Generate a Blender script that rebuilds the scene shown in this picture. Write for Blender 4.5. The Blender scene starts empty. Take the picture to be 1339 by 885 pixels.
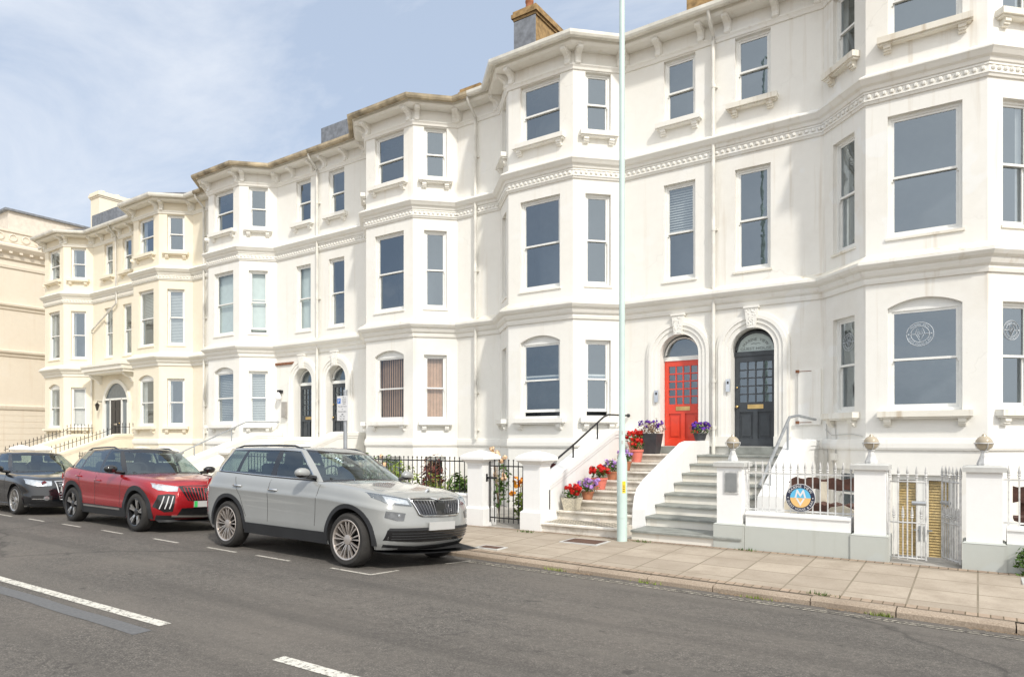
import bpy, bmesh, math, random
from mathutils import Vector, Matrix
from mathutils.bvhtree import BVHTree
random.seed(7)
R = math.radians
PI = math.pi
scene = bpy.context.scene
COL = scene.collection

# ------------------------------------------------------------------ materials
class NT:
    def __init__(s, name):
        s.m = bpy.data.materials.new(name); s.m.use_nodes = True
        s.t = s.m.node_tree; s.n = s.t.nodes; s.n.clear()
        s.out = s.n.new('ShaderNodeOutputMaterial')
    def add(s, typ, **kw):
        nd = s.n.new(typ)
        for k, v in kw.items():
            if k.startswith('i_'):
                key = k[2:]
                key = int(key) if key.isdigit() else key.replace('_', ' ')
                nd.inputs[key].default_value = v
            else: setattr(nd, k, v)
        return nd
    def link(s, a, b): s.t.links.new(a, b)
    def coords(s, scale=(1, 1, 1), kind='Object'):
        tc = s.add('ShaderNodeTexCoord'); mp = s.add('ShaderNodeMapping')
        mp.inputs['Scale'].default_value = scale
        s.link(tc.outputs[kind], mp.inputs['Vector']); return mp.outputs['Vector']
    def noise(s, vec, scale, detail=4, rough=.55):
        nd = s.add('ShaderNodeTexNoise'); nd.inputs['Scale'].default_value = scale
        nd.inputs['Detail'].default_value = detail; nd.inputs['Roughness'].default_value = rough
        s.link(vec, nd.inputs['Vector']); return nd.outputs['Fac']
    def ramp(s, fac, stops):
        r = s.add('ShaderNodeValToRGB'); cr = r.color_ramp
        while len(cr.elements) < len(stops): cr.elements.new(.5)
        for e, (p, c) in zip(cr.elements, stops):
            e.position = p; e.color = (*c, 1) if len(c) == 3 else c
        s.link(fac, r.inputs['Fac']); return r.outputs['Color']
    def mix(s, fac, a, b, mode='MIX'):
        m = s.add('ShaderNodeMix', data_type='RGBA', blend_type=mode)
        for sock, v in ((m.inputs[0], fac), (m.inputs[6], a), (m.inputs[7], b)):
            if isinstance(v, (int, float)): sock.default_value = v
            elif isinstance(v, tuple): sock.default_value = (*v, 1)
            else: s.link(v, sock)
        return m.outputs[2]
    def bump(s, h, strength=.2, dist=.01):
        b = s.add('ShaderNodeBump'); b.inputs['Strength'].default_value = strength
        b.inputs['Distance'].default_value = dist; s.link(h, b.inputs['Height']); return b.outputs['Normal']
    def bsdf(s, color, rough=.6, metal=0, normal=None, coat=0, spec=.5):
        p = s.add('ShaderNodeBsdfPrincipled')
        for k, v in (('Base Color', color), ('Roughness', rough)):
            if isinstance(v, tuple): p.inputs[k].default_value = (*v, 1)
            elif isinstance(v, (int, float)): p.inputs[k].default_value = v
            else: s.link(v, p.inputs[k])
        p.inputs['Metallic'].default_value = metal
        p.inputs['Coat Weight'].default_value = coat; p.inputs['Coat Roughness'].default_value = .04
        p.inputs['Specular IOR Level'].default_value = spec
        if normal is not None: s.link(normal, p.inputs['Normal'])
        s.link(p.outputs[0], s.out.inputs['Surface']); return p

MATS = {}
def plain(name, col, rough=.6, metal=0, var=.12, vscale=6., bump=0., bscale=80., coat=0, spec=.5):
    if name in MATS: return MATS[name]
    t = NT(name); v = t.coords()
    n = t.noise(v, vscale, 5)
    lo = tuple(c * (1 - var) for c in col); hi = tuple(min(1, c * (1 + var * .6)) for c in col)
    c = t.ramp(n, [(.3, lo), (.7, hi)])
    nor = t.bump(t.noise(v, bscale, 3), bump, .004) if bump else None
    t.bsdf(c, rough, metal, nor, coat, spec)
    MATS[name] = t.m; return t.m

def stucco(name, col, dirt, amount=.5):
    t = NT(name); v = t.coords()
    big = t.noise(v, .55, 6, .6); fine = t.noise(v, 5, 6, .65)
    streak = t.noise(t.coords((3.2, 3.2, .16)), 1.6, 5, .6)
    c0 = t.ramp(fine, [(.3, tuple(x * .965 for x in col)), (.65, col)])
    m1 = t.ramp(big, [(.5, (0, 0, 0)), (.72, (1, 1, 1))])
    c1 = t.mix(.5, c0, dirt)
    c2 = t.mix(t.mix(1, m1, (.55 * amount,) * 3, 'MULTIPLY'), c0, c1)
    m2 = t.ramp(streak, [(.57, (0, 0, 0)), (.78, (1, 1, 1))])
    c3 = t.mix(t.mix(1, m2, (.62 * amount,) * 3, 'MULTIPLY'), c2, dirt)
    # hairline cracks and patched repairs
    vo = t.add('ShaderNodeTexVoronoi', feature='DISTANCE_TO_EDGE'); vo.inputs['Scale'].default_value = .45
    wn_ = t.add('ShaderNodeTexNoise', i_Scale=2.4, i_Detail=6.); t.link(v, wn_.inputs['Vector']); wv = t.mix(.35, v, wn_.outputs['Color'])
    t.link(wv, vo.inputs['Vector'])
    cr = t.ramp(vo.outputs['Distance'], [(0, (1, 1, 1)), (.004, (0, 0, 0))])
    msk = t.ramp(t.noise(v, .35, 2), [(.5, (0, 0, 0)), (.6, (1, 1, 1))])
    c4 = t.mix(t.mix(1, t.mix(1, cr, msk, 'MULTIPLY'), (.16 * amount,) * 3, 'MULTIPLY'), c3, tuple(x * .45 for x in dirt))
    pt = t.noise(v, .9, 3, .5); c4 = t.mix(t.mix(1, t.ramp(pt, [(.60, (0, 0, 0)), (.625, (1, 1, 1))]), (.35 * amount,) * 3, 'MULTIPLY'), c4, tuple(min(.86, x * 1.03) for x in (col[0], col[1] * 1.04, col[2] * 1.12)))
    pl = t.noise(v, 13, 7, .8); c4 = t.mix(t.mix(1, t.ramp(pl, [(.66, (0, 0, 0)), (.69, (1, 1, 1))]), (.45 * amount,) * 3, 'MULTIPLY'), c4, dirt)
    nor = t.bump(t.noise(v, 38, 5, .7), .22, .006)
    t.bsdf(c4, .75, 0, nor, spec=.25); MATS[name] = t.m; return t.m

M_white = stucco('white stucco', (.83, .815, .765), (.64, .57, .46), .6)
M_white4 = stucco('worn white stucco', (.81, .795, .75), (.56, .49, .39), 1.0)
M_cream = stucco('cream stucco', (.83, .76, .615), (.66, .53, .36), .35)
M_ctrim = stucco('pale trim', (.80, .775, .70), (.62, .54, .42), .5)
M_beige = stucco('beige render', (.71, .645, .54), (.55, .43, .31), .5)
M_ledge = stucco('stained ledge', (.77, .74, .66), (.40, .29, .17), 1.25)
M_gwhite = stucco('garden wall white', (.82, .82, .81), (.66, .62, .54), .45)
M_grey_plinth = stucco('grey green plinth', (.47, .49, .46), (.34, .33, .28), .9)
M_coping = plain('grey coping', (.50, .50, .48), .8, bump=.2)
M_frame = plain('white window paint', (.80, .80, .77), .35, var=.05)
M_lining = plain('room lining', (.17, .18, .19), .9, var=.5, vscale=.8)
M_gutter = plain('gutter paint', (.72, .70, .63), .45, var=.2, vscale=3)
M_gutterd = plain('mossy gutter', (.42, .35, .24), .8, var=.7, vscale=2.2)
M_pipe = plain('pipe paint', (.74, .72, .66), .45, var=.25, vscale=2)
M_slate = plain('slate', (.10, .10, .11), .7, var=.4, bump=.3, bscale=20)
M_lead = plain('lead sheet', (.20, .215, .24), .6, var=.35)
M_red = plain('red door paint', (.68, .060, .028), .3, var=.1, coat=.3)
M_greyd = plain('charcoal door paint', (.045, .052, .06), .35, var=.25)
M_blackd = plain('black door paint', (.015, .016, .02), .3)
M_brass = plain('brass', (.75, .52, .22), .3, 1, var=.2)
M_dark = plain('dark void', (.012, .012, .013), .8)
M_iron = plain('black iron', (.014, .014, .016), .5, var=.4)
M_wiron = plain('white painted iron', (.58, .58, .57), .45, var=.3, vscale=12)
M_gsteel = plain('galvanised steel', (.42, .44, .46), .4, .6, var=.2)
M_blind = plain('brown fabric blind', (.60, .40, .285), .85, var=.12)
M_paleblind = plain('pale roller blind', (.62, .72, .71), .85, var=.06)
M_whiteblind = plain('white slat blind', (.68, .68, .64), .6, var=.08)
M_goldblind = plain('golden bamboo blind', (.74, .54, .24), .7, var=.3, vscale=20)
M_rust = plain('rust', (.24, .105, .055), .9, var=.5, vscale=12)
M_terra = plain('terracotta', (.42, .17, .09), .85, var=.25)
M_coral = plain('coral pot glaze', (.72, .20, .15), .45, var=.08)
M_darkpot = plain('dark planter', (.045, .045, .05), .5, var=.3)
M_palepot = plain('pale wicker', (.60, .55, .44), .85, var=.35, vscale=30, bump=.4)
M_soil = plain('soil', (.05, .035, .022), .95, var=.4, bump=.6, bscale=30)
M_timber = plain('dark stained timber', (.075, .030, .020), .7, var=.5, vscale=8, bump=.35, bscale=30)
M_paletimber = plain('pale timber', (.68, .62, .50), .7, var=.2)
M_mint = plain('mint lamp post paint', (.54, .665, .63), .4, var=.08, vscale=2)
M_tyre = plain('tyre rubber', (.028, .026, .024), .85, var=.3, bump=.2)
M_alloy = plain('alloy rim', (.62, .60, .57), .28, .85, var=.12)
M_alloydust = plain('dusty alloy rim', (.60, .54, .49), .32, .75, var=.2)
M_blackrim = plain('black gloss rim', (.02, .02, .022), .25, .2, coat=.4)
M_clad = plain('black cladding', (.022, .023, .025), .55, var=.15, bump=.1, bscale=300)
M_gloss = plain('gloss black', (.008, .008, .009), .12, var=0, coat=.6)
M_chrome = plain('chrome', (.78, .78, .78), .12, 1, var=.04)
M_plate = plain('number plate', (.48, .48, .47), .4, var=.04)
M_green = plain('green flash', (.05, .50, .12), .4, var=0)
M_seat = plain('seat cloth', (.035, .036, .04), .85)
M_carpet = plain('cabin trim', (.02, .02, .022), .9)
M_globe = plain('smoked globe', (.40, .34, .25), .25, var=.2, vscale=9, coat=.3)
M_signw = plain('sign white', (.74, .74, .74), .4, var=.04)
M_signb = plain('sign blue', (.04, .18, .60), .4, var=0)
M_navy = plain('sign navy', (.025, .03, .06), .35, var=0)
M_sky = plain('sign sky blue', (.12, .48, .74), .35, var=0)
M_sand = plain('sign sand', (.78, .50, .20), .35, var=0)
M_ink = plain('sign ink', (.03, .03, .035), .5, var=0)
M_yellow = plain('sticker yellow', (.80, .58, .03), .4, var=0)
M_brick = plain('stained brick', (.36, .235, .105), .9, var=.5, vscale=7, bump=.5, bscale=25)
M_cap = stucco('lichen cap', (.76, .74, .68), (.45, .33, .20), 1.2)
M_redlens = plain('red lens', (.42, .015, .015), .12, var=0, coat=.8)
M_lampin = plain('lamp reflector', (.62, .64, .66), .2, .7, var=.3, vscale=20)
M_letter = plain('grey lettering', (.16, .18, .18), .5, var=0)
M_etch = plain('etched white', (.52, .56, .60), .6, var=0)
M_frost = plain('frosted fanlight', (.52, .60, .59), .3, var=.08)

def paint(name, col, flake=.1, rough=.3, metal=0.):
    t = NT(name); v = t.coords()
    c = t.ramp(t.noise(v, 3, 5), [(.3, tuple(x * (1 - flake) for x in col)), (.7, col)])
    dust = t.ramp(t.noise(v, 1.6, 3, .5), [(.3, (rough * .9,) * 3), (.75, (rough * 1.15,) * 3)])
    p = t.bsdf(c, dust, metal, None, 1.0); p.inputs['Coat Roughness'].default_value = .02
    MATS[name] = t.m; return t.m
P_grey = paint('stone grey car paint', (.29, .297, .29), .05, .22)
M_slatchrome = plain('dark chrome', (.20, .20, .21), .22, 1, var=.05)
M_gap = plain('shut line shade', (.06, .06, .06), .8)
P_red = paint('ruby car paint', (.42, .010, .016), .10, .24, .45)
P_black = paint('black car paint', (.006, .007, .009), .1, .12)

def glass(name, tint, fmin, rough=.0, gcol=(.80, .91, 1.0)):
    t = NT(name)
    tr = t.add('ShaderNodeBsdfTransparent'); tr.inputs[0].default_value = (*tint, 1)
    gl = t.add('ShaderNodeBsdfGlossy'); gl.inputs['Roughness'].default_value = rough; gl.inputs['Color'].default_value = (*gcol, 1)
    wob = t.bump(t.noise(t.coords(), 1.6, 3), .07, .05); t.link(wob, gl.inputs['Normal'])
    fr = t.add('ShaderNodeFresnel'); ge = t.add('ShaderNodeNewGeometry'); io = t.add('ShaderNodeMapRange'); io.inputs[3].default_value = 1.5; io.inputs[4].default_value = 1 / 1.5
    t.link(ge.outputs['Backfacing'], io.inputs[0]); t.link(io.outputs[0], fr.inputs['IOR'])
    ma = t.add('ShaderNodeMath', operation='MULTIPLY_ADD'); ma.inputs[1].default_value = 1.4; ma.inputs[2].default_value = fmin
    ma.use_clamp = True; t.link(fr.outputs[0], ma.inputs[0])
    mx = t.add('ShaderNodeMixShader'); t.link(ma.outputs[0], mx.inputs[0]); t.link(tr.outputs[0], mx.inputs[1]); t.link(gl.outputs[0], mx.inputs[2])
    t.link(mx.outputs[0], t.out.inputs['Surface']); MATS[name] = t.m; return t.m
G_win = glass('window glass', (.80, .84, .86), .17)
G_clear = glass('clear window glass', (.92, .93, .93), .03)
G_car = glass('tinted car glass', (.42, .50, .47), .05)
G_carscr = glass('windscreen glass', (.66, .74, .69), .05)
G_lens = glass('headlamp lens', (.92, .93, .94), .02)
M_lampbody = plain('lamp housing', (.16, .165, .17), .25, .5, var=.3, vscale=15)

def leafmat(name, c1, c2):
    t = NT(name); v = t.coords()
    c = t.ramp(t.noise(v, 14, 3), [(.3, c1), (.7, c2)])
    p = t.bsdf(c, .55, spec=.3)
    MATS[name] = t.m; return t.m
L_green = leafmat('green leaf', (.035, .085, .015), (.10, .17, .03))
L_lime = leafmat('lime leaf', (.12, .18, .025), (.24, .30, .05))
L_dark = leafmat('dark leaf', (.02, .05, .012), (.05, .10, .02))
L_maroon = leafmat('maroon leaf', (.07, .018, .015), (.16, .045, .03))
L_dry = leafmat('dry leaf', (.22, .16, .10), (.36, .26, .18))
B_red = leafmat('red bloom', (.45, .008, .008), (.68, .025, .015))
B_purple = leafmat('lilac bloom', (.32, .12, .48), (.55, .36, .70))
B_violet = leafmat('violet bloom', (.07, .015, .26), (.19, .05, .48))
B_orange = leafmat('orange bloom', (.75, .22, .02), (.85, .42, .04))
B_peach = leafmat('peach bloom', (.72, .45, .24), (.82, .62, .42))

def asphalt():
    t = NT('asphalt'); v = t.coords()
    n1 = t.noise(v, 70, 6, .85); n0 = t.noise(v, 16, 6, .85); n2 = t.noise(v, .45, 6, .65); n3 = t.noise(t.coords((.10, 1.5, 1)), 1.1, 6, .65)
    c = t.ramp(n1, [(.36, (.042, .040, .037)), (.5, (.112, .102, .092)), (.64, (.30, .275, .24))])
    c = t.mix(t.ramp(n0, [(.40, (.75,) * 3), (.56, (0, 0, 0))]), c, (.054, .050, .046))
    c = t.mix(t.ramp(n2, [(.42, (0, 0, 0)), (.66, (.6,) * 3)]), c, (.155, .138, .120))
    c = t.mix(t.ramp(n3, [(.47, (0, 0, 0)), (.68, (.6,) * 3)]), c, (.070, .064, .058))
    n4 = t.noise(t.coords((.06, 2.2, 1)), .9, 3, .5); c = t.mix(t.ramp(n4, [(.5, (0, 0, 0)), (.7, (.4,) * 3)]), c, (.15, .137, .12))
    sp = t.noise(v, 3.2, 3, .6); c = t.mix(t.ramp(sp, [(.68, (0, 0, 0)), (.72, (.6,) * 3)]), c, (.036, .034, .032))
    sp2 = t.noise(v, 6.5, 5, .7); c = t.mix(t.ramp(sp2, [(.715, (0, 0, 0)), (.73, (.55,) * 3)]), c, (.30, .28, .25))
    vo = t.add('ShaderNodeTexVoronoi', feature='DISTANCE_TO_EDGE'); vo.inputs['Scale'].default_value = .22
    wn_ = t.add('ShaderNodeTexNoise', i_Scale=1.3, i_Detail=8.); t.link(v, wn_.inputs['Vector']); t.link(t.mix(.45, v, wn_.outputs['Color']), vo.inputs['Vector'])
    c = t.mix(t.ramp(vo.outputs['Distance'], [(0, (.55,) * 3), (.006, (0, 0, 0))]), c, (.022, .021, .02))
    t.bsdf(c, .82, 0, t.bump(n1, .6, .008), spec=.35); return t.m
def worn_paint(name, base, under, edge=.46):
    t = NT(name); v = t.coords()
    n = t.noise(v, 26, 6, .75)
    c = t.mix(t.ramp(n, [(edge - .05, (0, 0, 0)), (edge + .05, (1, 1, 1))]), under, base)
    t.bsdf(c, .7, spec=.3); return t.m
def paving():
    t = NT('paving slabs'); v = t.coords()
    br = t.add('ShaderNodeTexBrick'); t.link(v, br.inputs['Vector'])
    br.offset = 0.; br.inputs['Scale'].default_value = 1; br.inputs['Brick Width'].default_value = .66; br.inputs['Row Height'].default_value = .60
    br.inputs['Mortar Size'].default_value = .012; br.inputs['Mortar Smooth'].default_value = .25; br.inputs['Bias'].default_value = -.1
    br.inputs['Color1'].default_value = (.46, .395, .32, 1); br.inputs['Color2'].default_value = (.33, .28, .225, 1); br.inputs['Mortar'].default_value = (.12, .10, .06, 1)
    n = t.noise(v, 1.7, 8, .72); f = t.noise(v, 55, 5, .8)
    c = t.mix(t.ramp(n, [(.42, (0, 0, 0)), (.66, (.75,) * 3)]), br.outputs['Color'], (.25, .205, .155))
    c = t.mix(.35, c, t.ramp(f, [(.3, (.24, .20, .16)), (.75, (.48, .415, .335))]))
    h = t.mix(.5, br.outputs['Fac'], f)
    t.bsdf(c, .85, 0, t.bump(br.outputs['Fac'], -.5, .01), spec=.25); return t.m
def blocks():
    t = NT('granite kerb'); v = t.coords()
    f = t.noise(v, 60, 4, .7); n = t.noise(v, 1.2, 5)
    c = t.ramp(f, [(.3, (.22, .17, .125)), (.7, (.46, .375, .29))])
    c = t.mix(t.ramp(n, [(.4, (0, 0, 0)), (.75, (.6,) * 3)]), c, (.20, .155, .115))
    t.bsdf(c, .85, 0, t.bump(f, .3, .01)); return t.m
def marble():
    t = NT('veined marble'); v = t.coords()
    n = t.noise(v, 3.5, 8, .7); m = t.noise(v, 1.1, 5)
    c = t.ramp(n, [(.35, (.50, .46, .39)), (.48, (.68, .645, .58)), (.6, (.78, .75, .69))])
    c = t.mix(t.ramp(m, [(.45, (0, 0, 0)), (.75, (.4,) * 3)]), c, (.55, .45, .33))
    t.bsdf(c, .55, 0, t.bump(n, .1, .01)); return t.m
def checker_tile():
    t = NT('chequered tile'); v = t.coords((1, 1, 1))
    ro = t.add('ShaderNodeMapping'); ro.inputs['Rotation'].default_value = (0, 0, R(45)); t.link(v, ro.inputs['Vector'])
    ch = t.add('ShaderNodeTexChecker'); ch.inputs['Scale'].default_value = 13; t.link(ro.outputs[0], ch.inputs['Vector'])
    ch.inputs['Color1'].default_value = (.10, .09, .075, 1); ch.inputs['Color2'].default_value = (.52, .47, .38, 1)
    t.bsdf(ch.outputs['Color'], .5); return t.m
M_asphalt = asphalt(); M_line = worn_paint('road line paint', (.60, .58, .52), (.12, .112, .10), .44)
M_faint = worn_paint('faded line paint', (.50, .46, .38), (.075, .07, .066), .50)
M_bayline = worn_paint('bay line paint', (.55, .52, .46), (.08, .075, .07), .42)
M_patch = plain('tar patch', (.125, .127, .13), .8, var=.2, vscale=30, bump=.3, bscale=200)
M_paving = paving(); M_kerb = blocks(); M_marble = marble(); M_tile = checker_tile()
M_slatestep = plain('slate tread', (.25, .26, .24), .6, var=.3, vscale=5, bump=.15, bscale=40)
M_riser = stucco('painted riser', (.80, .77, .70), (.50, .39, .26), .7)
def edging():
    t = NT('brick edging'); v = t.coords(); br = t.add('ShaderNodeTexBrick'); t.link(v, br.inputs['Vector']); br.offset = .5; br.inputs['Scale'].default_value = 1
    br.inputs['Brick Width'].default_value = .11; br.inputs['Row Height'].default_value = .22; br.inputs['Mortar Size'].default_value = .007
    br.inputs['Color1'].default_value = (.40, .31, .235, 1); br.inputs['Color2'].default_value = (.28, .215, .165, 1); br.inputs['Mortar'].default_value = (.12, .095, .06, 1)
    f = t.noise(v, 14, 5, .7); c = t.mix(t.ramp(f, [(.4, (0, 0, 0)), (.7, (.5,) * 3)]), br.outputs['Color'], (.22, .18, .13))
    t.bsdf(c, .9, 0, t.bump(br.outputs['Fac'], -.5, .01), spec=.2); return t.m
M_brickpave = edging()
M_cover = plain('rusty cover plate', (.12, .065, .045), .75, .2, var=.35, vscale=20, bump=.4, bscale=120)
M_beach = plain('pale shingle', (.30, .25, .19), .95, var=.3, vscale=.4)

# ------------------------------------------------------------------ mesh builder
class MB:
    def __init__(s): s.v = []; s.f = []; s.mi = []; s.sm = []
    def add(s, verts, faces, mi=0, smooth=False):
        o = len(s.v); s.v += [tuple(v) for v in verts]
        for f in faces: s.f.append([o + i for i in f]); s.mi.append(mi); s.sm.append(smooth)
    def quad(s, a, b, c, d, mi=0): s.add([a, b, c, d], [(0, 1, 2, 3)], mi)
    def box(s, x0, x1, y0, y1, z0, z1, mi=0, T=None):
        x0, x1 = min(x0, x1), max(x0, x1); y0, y1 = min(y0, y1), max(y0, y1); z0, z1 = min(z0, z1), max(z0, z1)
        v = [(x, y, z) for z in (z0, z1) for y in (y0, y1) for x in (x0, x1)]
        if T: v = [T(*p) for p in v]
        s.add(v, [(0, 2, 3, 1), (4, 5, 7, 6), (0, 1, 5, 4), (2, 6, 7, 3), (0, 4, 6, 2), (1, 3, 7, 5)], mi)
    def loft(s, rings, closed=True, cap=True, mi=0, smooth=False):
        n = len(rings[0]); vs = [p for r in rings for p in r]; fs = []
        for i in range(len(rings) - 1):
            for j in range(n if closed else n - 1):
                k = (j + 1) % n; fs.append((i * n + j, i * n + k, (i + 1) * n + k, (i + 1) * n + j))
        s.add(vs, fs, mi, smooth)
        if cap:
            s.add(rings[0], [tuple(range(n))[::-1]], mi); s.add(rings[-1], [tuple(range(n))], mi)
    def prism(s, poly, fn, h0, h1, mi=0):
        s.loft([[fn(a, b, h0) for a, b in poly], [fn(a, b, h1) for a, b in poly]], True, True, mi)
    def lathe(s, prof, c=(0, 0, 0), n=20, mi=0, smooth=True, axis='z', cap=True):
        rings = []
        for r, h in prof:
            ring = []
            for i in range(n):
                a = 2 * PI * i / n
                p = (r * math.cos(a), r * math.sin(a), h)
                if axis == 'y': p = (p[0], h, p[1])
                if axis == 'x': p = (h, p[0], p[1])
                ring.append((c[0] + p[0], c[1] + p[1], c[2] + p[2]))
            rings.append(ring)
        s.loft(rings, True, cap, mi, smooth)
    def tube(s, path, r, n=8, mi=0, smooth=True, cap=True):
        path = [Vector(p) for p in path]; rings = []; up = Vector((0, 0, 1))
        for i, p in enumerate(path):
            d = (path[min(i + 1, len(path) - 1)] - path[max(i - 1, 0)])
            if d.length < 1e-9: d = Vector((0, 0, 1))
            d.normalize(); u = d.cross(up)
            if u.length < .05: u = d.cross(Vector((1, 0, 0)))
            u.normalize(); w = u.cross(d)
            rr = r[i] if isinstance(r, (list, tuple)) else r
            rings.append([tuple(p + (u * math.cos(2 * PI * k / n) + w * math.sin(2 * PI * k / n)) * rr) for k in range(n)])
        s.loft(rings, True, cap, mi, smooth)
    def ball(s, c, r, nu=8, nv=5, mi=0, sc=(1, 1, 1)):
        rings = []
        for j in range(1, nv):
            a = PI * j / nv
            rings.append([(c[0] + r * sc[0] * math.sin(a) * math.cos(2 * PI * i / nu), c[1] + r * sc[1] * math.sin(a) * math.sin(2 * PI * i / nu), c[2] - r * sc[2] * math.cos(a)) for i in range(nu)])
        s.loft(rings, True, True, mi, True)
    def sweep(s, prof, path, T, mi=0):
        """prof: (outward, z) polygon swept along a plan path of (p, q), mitred; T maps (p, q, z)."""
        rings = []
        for i, (p, q) in enumerate(path):
            def nrm(a, b):
                d = (b[0] - a[0], b[1] - a[1]); l = math.hypot(*d); return (-d[1] / l, d[0] / l)
            ns = []
            if i > 0: ns.append(nrm(path[i - 1], path[i]))
            if i < len(path) - 1: ns.append(nrm(path[i], path[i + 1]))
            if len(ns) == 2:
                mx = ns[0][0] + ns[1][0]; my = ns[0][1] + ns[1][1]; l2 = (mx * mx + my * my) / 2
                n = (mx / l2, my / l2)
            else: n = ns[0]
            rings.append([T(p + n[0] * o, q + n[1] * o, z) for o, z in prof])
        s.loft(rings, True, True, mi)
    def build(s, name, mats, parent=None, local=False, sharp=48):
        me = bpy.data.meshes.new(name)
        off = (0, 0, 0)
        if parent is not None and not local: off = root_loc(parent)
        me.from_pydata([(v[0] - off[0], v[1] - off[1], v[2] - off[2]) for v in s.v], [], s.f)
        if not isinstance(mats, (list, tuple)): mats = [mats]
        for m in mats: me.materials.append(m)
        me.polygons.foreach_set('material_index', s.mi)
        me.polygons.foreach_set('use_smooth', s.sm)
        bm = bmesh.new(); bm.from_mesh(me); bmesh.ops.remove_doubles(bm, verts=bm.verts, dist=1e-5)
        bmesh.ops.recalc_face_normals(bm, faces=bm.faces); bm.to_mesh(me); bm.free()
        if sharp and any(s.sm):
            keep = [False] * len(me.polygons); me.polygons.foreach_get('use_smooth', keep)
            me.set_sharp_from_angle(angle=R(sharp)); me.polygons.foreach_set('use_smooth', keep)
        me.update()
        o = bpy.data.objects.new(name, me); COL.objects.link(o)
        if parent is not None: o.parent = parent
        return o
def root_loc(o):
    while o.parent: o = o.parent
    return o.location
def tag(o, label, cat=None, group=None, kind=None):
    if label: o['label'] = label
    if cat: o['category'] = cat
    if group: o['group'] = group
    if kind: o['kind'] = kind
    return o
def thing(name, loc, label, cat, group=None, rot=(0, 0, 0)):
    o = bpy.data.objects.new(name, None); o.empty_display_size = .2; COL.objects.link(o)
    o.location = loc; o.rotation_euler = rot
    return tag(o, label, cat, group)
def struct(mb, name, m):
    o = mb.build(name, m); o['kind'] = 'structure'; return o

_tc = {}
def text_geo(s, size):
    """flat glyph outlines of a string, centred on its width: (verts2d, faces, width)"""
    key = (s, size)
    if key in _tc: return _tc[key]
    cu = bpy.data.curves.new('glyphs', 'FONT'); cu.body = s; cu.size = size; cu.resolution_u = 3; cu.align_x = 'CENTER'
    ob = bpy.data.objects.new('glyphs', cu); COL.objects.link(ob)
    bpy.context.view_layer.update()
    me = ob.to_mesh(); vs = [tuple(v.co[:2]) for v in me.vertices]; fs = [tuple(p.vertices) for p in me.polygons]
    w = ob.dimensions.x; ob.to_mesh_clear(); bpy.data.objects.remove(ob); bpy.data.curves.remove(cu)
    _tc[key] = (vs, fs, w); return _tc[key]
def put_text(mb, s, size, T, mi=0, sx=1.):
    vs, fs, w = text_geo(s, size)
    if vs: mb.add([T(a * sx, b) for a, b in vs], fs, mi)
def put_arc_text(mb, s, size, rad, a_mid, T, mi=0, inside=False, spacing=1.15, ry=None):
    """letters on an arc of radius rad; a_mid mid angle (deg, 90 = top); inside: read along the bottom"""
    ry = ry or rad
    ws = [(text_geo(ch, size)[2] if ch != ' ' else size * .3) * spacing + size * .10 for ch in s]
    tot = sum(ws); pos = -tot / 2
    for ch, w in zip(s, ws):
        c = pos + w / 2; pos += w
        if ch == ' ': continue
        da = c / rad
        a = R(a_mid) - da if not inside else R(a_mid) + da
        rot = a - PI / 2 if not inside else a + PI / 2
        cx, cy = rad * math.cos(a), ry * math.sin(a)
        vs, fs, _ = text_geo(ch, size); co, si = math.cos(rot), math.sin(rot)
        base = size * .35
        mb.add([T(cx + x * co - (y - base) * si, cy + x * si + (y - base) * co) for x, y in vs], fs, mi)

# ------------------------------------------------------------------ camera, light, world
CAMZ = 1.70; YAW = R(34.3)
cd = bpy.data.cameras.new('camera'); cam = bpy.data.objects.new('camera', cd); COL.objects.link(cam)
cam.location = (0, 0, CAMZ); cam.rotation_euler = (PI / 2, 0, YAW)
cd.sensor_width = 36; cd.lens = 893 / 1339 * 36; cd.shift_y = 131.5 / 1339; cd.clip_end = 5000; cd.clip_start = .05
scene.camera = cam
SUN = Vector((1.57, -1.0, 1.72)).normalized()
ELEV = math.asin(SUN.z); ROT = math.atan2(SUN.x, SUN.y)
sd = bpy.data.lights.new('sun', 'SUN'); sun = bpy.data.objects.new('sun', sd); COL.objects.link(sun)
sd.energy = 2.3; sd.angle = R(3); sd.color = (1, .95, .87)
sun.rotation_euler = SUN.to_track_quat('Z', 'Y').to_euler(); sun.location = (0, 0, 60)
w = bpy.data.worlds.new('World'); scene.world = w; w.use_nodes = True
nt = w.node_tree; nt.nodes.clear()
def wn(t): return nt.nodes.new(t)
sky = wn('ShaderNodeTexSky'); sky.sky_type = 'NISHITA'; sky.sun_disc = False; sky.sun_elevation = ELEV; sky.sun_rotation = ROT
sky.air_density = 1.0; sky.dust_density = 2.2; sky.ozone_density = 1.0
tc = wn('ShaderNodeTexCoord')
sep = wn('ShaderNodeSeparateXYZ'); nt.links.new(tc.outputs['Generated'], sep.inputs[0])
mxz = wn('ShaderNodeMath'); mxz.operation = 'MAXIMUM'; mxz.inputs[1].default_value = .0; nt.links.new(sep.outputs['Z'], mxz.inputs[0])
adz = wn('ShaderNodeMath'); adz.operation = 'ADD'; adz.inputs[1].default_value = .16; nt.links.new(mxz.outputs[0], adz.inputs[0])
dv = wn('ShaderNodeVectorMath'); dv.operation = 'DIVIDE'; nt.links.new(tc.outputs['Generated'], dv.inputs[0])
cmb = wn('ShaderNodeCombineXYZ'); [nt.links.new(adz.outputs[0], cmb.inputs[k]) for k in range(3)]
nt.links.new(cmb.outputs[0], dv.inputs[1])
mpc = wn('ShaderNodeMapping'); mpc.inputs['Rotation'].default_value = (0, 0, R(28)); mpc.inputs['Scale'].default_value = (.75, 1.7, 0); mpc.inputs['Location'].default_value = (.4, .1, 0)
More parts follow.
